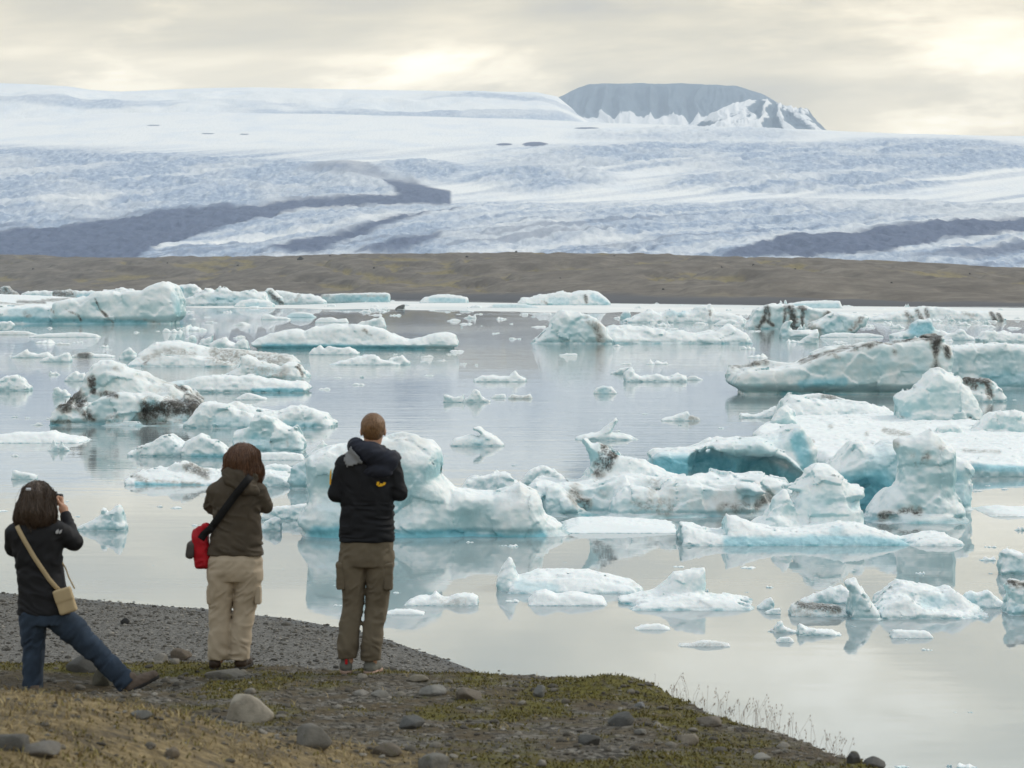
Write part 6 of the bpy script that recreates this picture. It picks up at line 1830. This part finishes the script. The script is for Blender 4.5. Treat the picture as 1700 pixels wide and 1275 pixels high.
def build_woman():
    g = Figure('person with reddish-brown hair in olive-brown jacket and beige trousers', 380, 1110)
    p = g.p
    olive = mat_cloth('olive_brown_shell', (0.070, 0.056, 0.040), 0.75, 0.2)
    beige = mat_cloth('beige_cotton', (0.42, 0.35, 0.265), 0.9, 0.10)
    sh = [p(359, 814), p(431, 815)]
    el = [p(352, 838, 0.05), p(439, 838, 0.05)]
    wr = [p(384, 800, 0.24), p(420, 800, 0.24)]
    gr = [p(394, 786, 0.30), p(414, 786, 0.30)]
    hc = p(404, 762, 0.04)
    body(g, (322, 470, 722, 1118, -0.25, 0.46), hc, p(400, 798, 0.01), p(392, 925), sh, el, wr, gr, [p(370, 940), p(413, 940)],
         [p(366, 1020, 0.02), p(405, 1020, 0.02)], [p(362, 1094, -0.01), p(400, 1092, -0.01)], [p(352, 1104, 0.14), p(410, 1102, 0.14)], 0.1, 0.96)
    f = g.field(358, 450, 722, 812, -0.22, 0.20, 0.007)
    f.ell(hc + np.array([0, -0.02, 0.025]), (0.097, 0.110, 0.106), 0.02)
    f.path([(hc + np.array([-0.06, -0.06, 0.0]), 0.070), (hc + np.array([-0.085, -0.05, -0.095]), 0.050)], 0.05)
    f.path([(hc + np.array([0.05, -0.05, 0.02]), 0.080), (hc + np.array([0.085, -0.055, -0.08]), 0.055), (hc + np.array([0.105, -0.045, -0.165]), 0.026)], 0.05)
    f.path([(hc + np.array([0.0, -0.07, 0.0]), 0.080), (hc + np.array([0.01, -0.085, -0.10]), 0.065)], 0.05)
    f.ell(hc + np.array([0, 0.115, -0.04]), (0.075, 0.07, 0.11), 0.02, cut=True)
    f.wrinkle(0.008, 0.022, 0.022, 0.22, 4)
    mh = mat_hair('red_brown_hair', (0.035, 0.016, 0.008), (0.16, 0.068, 0.028))
    hr, _ = g.part(f, 'hair', mh, 'shoulder-length reddish-brown hair')
    hair_strands(g, f, hr, mh, hc + np.array([0.0, -0.02, 0.02]), 1100, 0.30, 21, 0.45)
    f = g.field(322, 472, 765, 930, -0.26, 0.34)
    f.loft(g.rows([(781, 402, 23, 0.080), (790, 399, 31, 0.10), (799, 396, 38, 0.115), (814, 394, 43, 0.128), (835, 394, 42, 0.128), (862, 394, 40.5, 0.122), (885, 393.5, 42.5, 0.13), (905, 392.5, 45.5, 0.142), (920, 392, 47.5, 0.148)]), 0.02)
    for i in (0, 1):
        f.path([(sh[i], 0.070), (el[i], 0.058), (wr[i], 0.042)], 0.025)
    f.wrinkle(0.009, 0.11, 0.12, 0.040, 1, (p(0, 915)[2], p(0, 845)[2]), skew=0.35)
    f.wrinkle(0.007, 0.07, 0.07, 0.05, 2, (p(0, 845)[2], p(0, 795)[2]), skew=-0.5)
    f.clip_below(p(0, 920)[2])
    jk, jv = g.part(f, 'jacket', olive, 'olive-brown outdoor jacket')
    f = g.field(352, 455, 760, 845, -0.26, 0.16, 0.0075)
    f.path([(p(376, 779, -0.01), 0.034), (p(384, 782, -0.075), 0.040), (p(404, 784, -0.095), 0.042), (p(424, 788, -0.06), 0.036), (p(430, 786, 0.02), 0.030)], 0.03)
    f.path([(p(386, 795, -0.085), 0.050), (p(412, 806, -0.095), 0.060), (p(428, 812, -0.085), 0.034)], 0.04)
    f.wrinkle(0.008, 0.09, 0.06, 0.03, 5, skew=0.4)
    hd, hv = g.part(f, 'hood', olive, parent=jk)
    f = g.field(330, 452, 905, 1112, -0.26, 0.24)
    f.loft(g.rows([(908, 392, 39, 0.125), (918, 392, 41, 0.132), (926, 391.5, 45, 0.148), (945, 391.5, 46, 0.150), (962, 391.5, 45, 0.13)]), 0.03)
    f.loft(g.rows([(945, 369, 23.5, 0.130), (975, 368, 22.5, 0.118), (1010, 365.5, 19, 0.10, 0.015), (1045, 365, 18.5, 0.092), (1080, 364, 19, 0.088, -0.01), (1094, 363, 17.5, 0.080, -0.01)]), 0.018)
    f.loft(g.rows([(945, 414, 22.5, 0.130), (975, 412, 21.5, 0.118), (1010, 406.5, 19, 0.10, 0.015), (1045, 401, 18, 0.092), (1080, 398.5, 18, 0.088, -0.01), (1094, 398, 16.5, 0.080, -0.01)]), 0.018)
    f.wrinkle(0.009, 0.07, 0.09, 0.040, 3, (p(0, 1092)[2], p(0, 1040)[2]), skew=0.4)
    f.wrinkle(0.007, 0.07, 0.09, 0.045, 6, (p(0, 1040)[2], p(0, 920)[2]), skew=-0.6)
    f.cone(p(391, 948, -0.17), p(387, 1000, -0.13), 0.006, 0.006, 0.02, cut=True)
    tr, tv = g.part(f, 'trousers', beige, 'beige cotton trousers')
    for cx, cr, dd in ((350, 985, -0.02), (430, 985, -0.03)):
        f = g.field(cx - 20, cx + 20, cr - 32, cr + 32, -0.14, 0.10)
        f.box(p(cx, cr, dd), (0.024, 0.050, 0.070), 0.012)
        f.wrinkle(0.004, 0.05, 0.05, 0.03, 8)
        g.part(f, 'pocket', beige, parent=tr)
    boot = mat_cloth('brown_leather', (0.035, 0.022, 0.014), 0.6)
    shoe(g, p(358, 1112, -0.04), p(352, 1110, 0.16), 0.10, 0.042, boot, RUBBER)
    shoe(g, p(400, 1110, -0.04), p(412, 1108, 0.14), 0.10, 0.042, boot, RUBBER)
    held_camera(g, p(404, 784, 0.34), 'dark camera held up by the woman in brown')
    # red shoulder bag
    r = add('shoulder_bag', None, loc=g.root.location)
    tag(r, 'red shoulder bag with grey flap hanging beside the woman in brown', 'bag')
    red, grey, blk = mat_cloth('red_nylon', (0.36, 0.006, 0.014), 0.6, 0.25), mat_cloth('grey_nylon', (0.07, 0.062, 0.058), 0.7), mat_cloth('black_webbing', (0.010, 0.010, 0.011), 0.8)
    f = g.field(300, 362, 855, 965, -0.16, 0.20)
    f.box(p(335, 912, 0.02), (0.058, 0.080, 0.140), 0.040, 0.01, 0.10)
    f.cone(p(330, 882, 0.0), p(344, 872, -0.02), 0.040, 0.030, 0.03)
    f.wrinkle(0.010, 0.06, 0.06, 0.05, 3)
    me, v1 = f.mesh('bag_body', red)
    add('bag_body', me, parent=r)
    f = g.field(296, 345, 875, 945, -0.16, 0.20)
    f.box(p(318, 911, 0.02), (0.034, 0.084, 0.066), 0.030, 0.01, -0.15)
    me, _ = f.mesh('flap', grey)
    add('flap', me, parent=r)
    av = np.concatenate([jv, hv])
    g.strap(av, [(421, 786, None), (392, 822, None), (362, 862, None), (353, 874, -0.11), (341, 884, -0.06), (336, 892, -0.058)], 0.055, 'strap', blk, r, 0.012)


def build_leaning():
    g = Figure('person with long dark hair in black jacket and jeans, leaning with one leg stretched out', 70, 1148, 16.9)
    p = g.p
    black = mat_cloth('black_parka', (0.010, 0.0105, 0.013), 0.7, 0.3)
    denim = mat_cloth('blue_denim', (0.030, 0.046, 0.072), 0.9, 0.3, bump=0.25)
    tan = mat_cloth('tan_canvas', (0.42, 0.33, 0.20), 0.85, 0.1)
    sh = [p(22, 884), p(96, 880)]
    el = [p(17, 908, 0.06), p(119, 898, 0.03)]
    wr = [p(46, 858, 0.24), p(100, 858, 0.16)]
    gr = [p(58, 836, 0.27), p(90, 834, 0.20)]
    hc = p(62, 826, 0.03)
    body(g, (-20, 275, 785, 1165, -0.28, 0.44), hc, p(62, 866, 0.0), p(72, 1010), sh, el, wr, gr, [p(55, 1022), p(92, 1020)],
         [p(51, 1085, 0.02), p(150, 1078, 0.0)], [p(49, 1138, 0.0), p(208, 1132, -0.02)], [p(47, 1144, 0.10), p(240, 1127, -0.01)], 0.05, 0.97, 0.25)
    f = g.field(10, 100, 785, 880, -0.22, 0.20, 0.007)
    f.ell(hc + np.array([-0.005, -0.02, 0.03]), (0.090, 0.108, 0.098), 0.02)
    f.path([(hc + np.array([-0.03, -0.07, 0.02]), 0.075), (hc + np.array([-0.075, -0.085, -0.085]), 0.062), (hc + np.array([-0.125, -0.07, -0.135]), 0.030)], 0.05)
    f.path([(hc + np.array([0.0, -0.07, 0.02]), 0.080), (hc + np.array([0.0, -0.10, -0.09]), 0.070), (hc + np.array([0.0, -0.11, -0.14]), 0.045)], 0.05)
    f.path([(hc + np.array([0.05, -0.05, 0.0]), 0.060), (hc + np.array([0.065, -0.075, -0.10]), 0.050), (hc + np.array([0.065, -0.08, -0.145]), 0.030)], 0.05)
    f.ell(hc + np.array([0.03, 0.115, -0.04]), (0.075, 0.07, 0.11), 0.02, cut=True)
    f.wrinkle(0.012, 0.030, 0.030, 0.10, 4)
    mh = mat_hair('dark_brown_hair', (0.020, 0.013, 0.009), (0.095, 0.058, 0.036))
    hr, hv = g.part(f, 'hair', mh, 'long wavy dark hair')
    hair_strands(g, f, hr, mh, hc + np.array([0.0, -0.02, 0.02]), 1100, 0.32, 22, 0.9)
    f = g.field(44, 58, 798, 816, -0.2, 0.0, 0.005)
    fr = g.front(hv, 51, 807) or -0.1
    f.box(p(51, 807, fr), (0.018, 0.008, 0.010), 0.005)
    g.part(f, 'hair_clip', mat_cloth('silver_clip', (0.55, 0.57, 0.62), 0.35), parent=hr)
    f = g.field(-14, 155, 845, 1030, -0.28, 0.32)
    f.loft(g.rows([(856, 62, 26, 0.080), (866, 60, 38, 0.10), (876, 58, 46, 0.118), (892, 58, 45, 0.128), (915, 60, 41, 0.13), (945, 63, 38.5, 0.128), (975, 67, 39, 0.132), (1000, 70, 43, 0.14), (1018, 72, 46.5, 0.148)]), 0.02)
    for i in (0, 1):
        f.path([(sh[i], 0.072), (el[i], 0.058), (wr[i], 0.042)], 0.025)
    f.wrinkle(0.009, 0.11, 0.12, 0.04, 1, (p(0, 1015)[2], p(0, 940)[2]), skew=0.35)
    f.wrinkle(0.007, 0.07, 0.07, 0.05, 2, (p(0, 940)[2], p(0, 865)[2]), skew=-0.5)
    f.clip_below(p(0, 1018)[2])
    jk, jv = g.part(f, 'jacket', black, 'black outdoor jacket')
    wht = mat_cloth('white_print', (0.45, 0.46, 0.48), 0.6, 0.05)
    for poly in ([(94, 880), (96, 875), (99, 874), (99, 879), (97, 882)], [(99, 880), (101, 876), (104, 875), (103, 880), (100, 882)]):
        g.patch(jv, poly, 'logo', wht, 0.004, 0.002, jk, 14)
    f = g.field(10, 262, 995, 1165, -0.26, 0.24)
    f.loft(g.rows([(1003, 71, 40, 0.135), (1018, 72, 43, 0.142), (1034, 72, 41, 0.135)]), 0.03)
    f.loft(g.rows([(1015, 53, 23, 0.125), (1050, 51, 20.5, 0.112), (1085, 50.5, 18, 0.095, 0.015), (1115, 50, 16.5, 0.088), (1146, 49, 16.5, 0.086)]), 0.02)
    f.path([(p(91, 1020), 0.110), (p(120, 1047), 0.098), (p(150, 1076), 0.080), (p(180, 1105, -0.01), 0.072), (p(209, 1134, -0.02), 0.080)], 0.02)
    f.wrinkle(0.010, 0.07, 0.09, 0.040, 3, skew=-0.9)
    n = np.array([0.72, 0, -0.70])                     # hem square to the stretched leg
    c = p(212, 1134)
    xx, zz = f.ax[0][:, None, None], f.ax[2][None, None, :]
    f.f = np.maximum(f.f, ((xx - c[0]) * n[0] + (zz - c[2]) * n[2]).astype(np.float32))
    f.clip_below(p(0, 1147)[2])
    g.part(f, 'jeans', denim, 'dark blue jeans')
    sue = mat_cloth('taupe_suede', (0.13, 0.10, 0.08), 0.9)
    shoe(g, p(52, 1149, -0.05), p(46, 1149, 0.15), 0.10, 0.042, sue, RUBBER)
    shoe(g, p(212, 1149, -0.03), p(258, 1126, 0.0), 0.10, 0.044, sue, RUBBER)
    held_camera(g, p(74, 833, 0.30), 'dark camera held to the face by the leaning person')
    r = add('pouch_bag', None, loc=g.root.location)
    tag(r, 'small tan canvas pouch on a tan strap across the leaning person\'s back', 'bag')
    fr = min(filter(None, [g.front(jv, 100, 990), g.front(jv, 108, 1000), -0.10]))
    f = g.field(80, 142, 955, 1028, fr - 0.12, fr + 0.14, 0.007)
    f.box(p(111, 992, fr - 0.015), (0.062, 0.034, 0.088), 0.014, 0.01, 0.30)
    f.box(p(108, 982, fr - 0.024), (0.064, 0.030, 0.046), 0.010, 0.004, 0.30)
    me, _ = f.mesh('pouch', tan)
    add('pouch', me, parent=r)
    g.strap(np.concatenate([jv, hv]), [(31, 868, None), (60, 918, None), (84, 955, None), (100, 975, None)], 0.032, 'strap', tan, r, 0.010)
    g.strap(jv, [(104, 930, None), (112, 955, None), (122, 975, None)], 0.010, 'strap_edge', tan, r, 0.010)


build_man()
build_woman()
build_leaning()
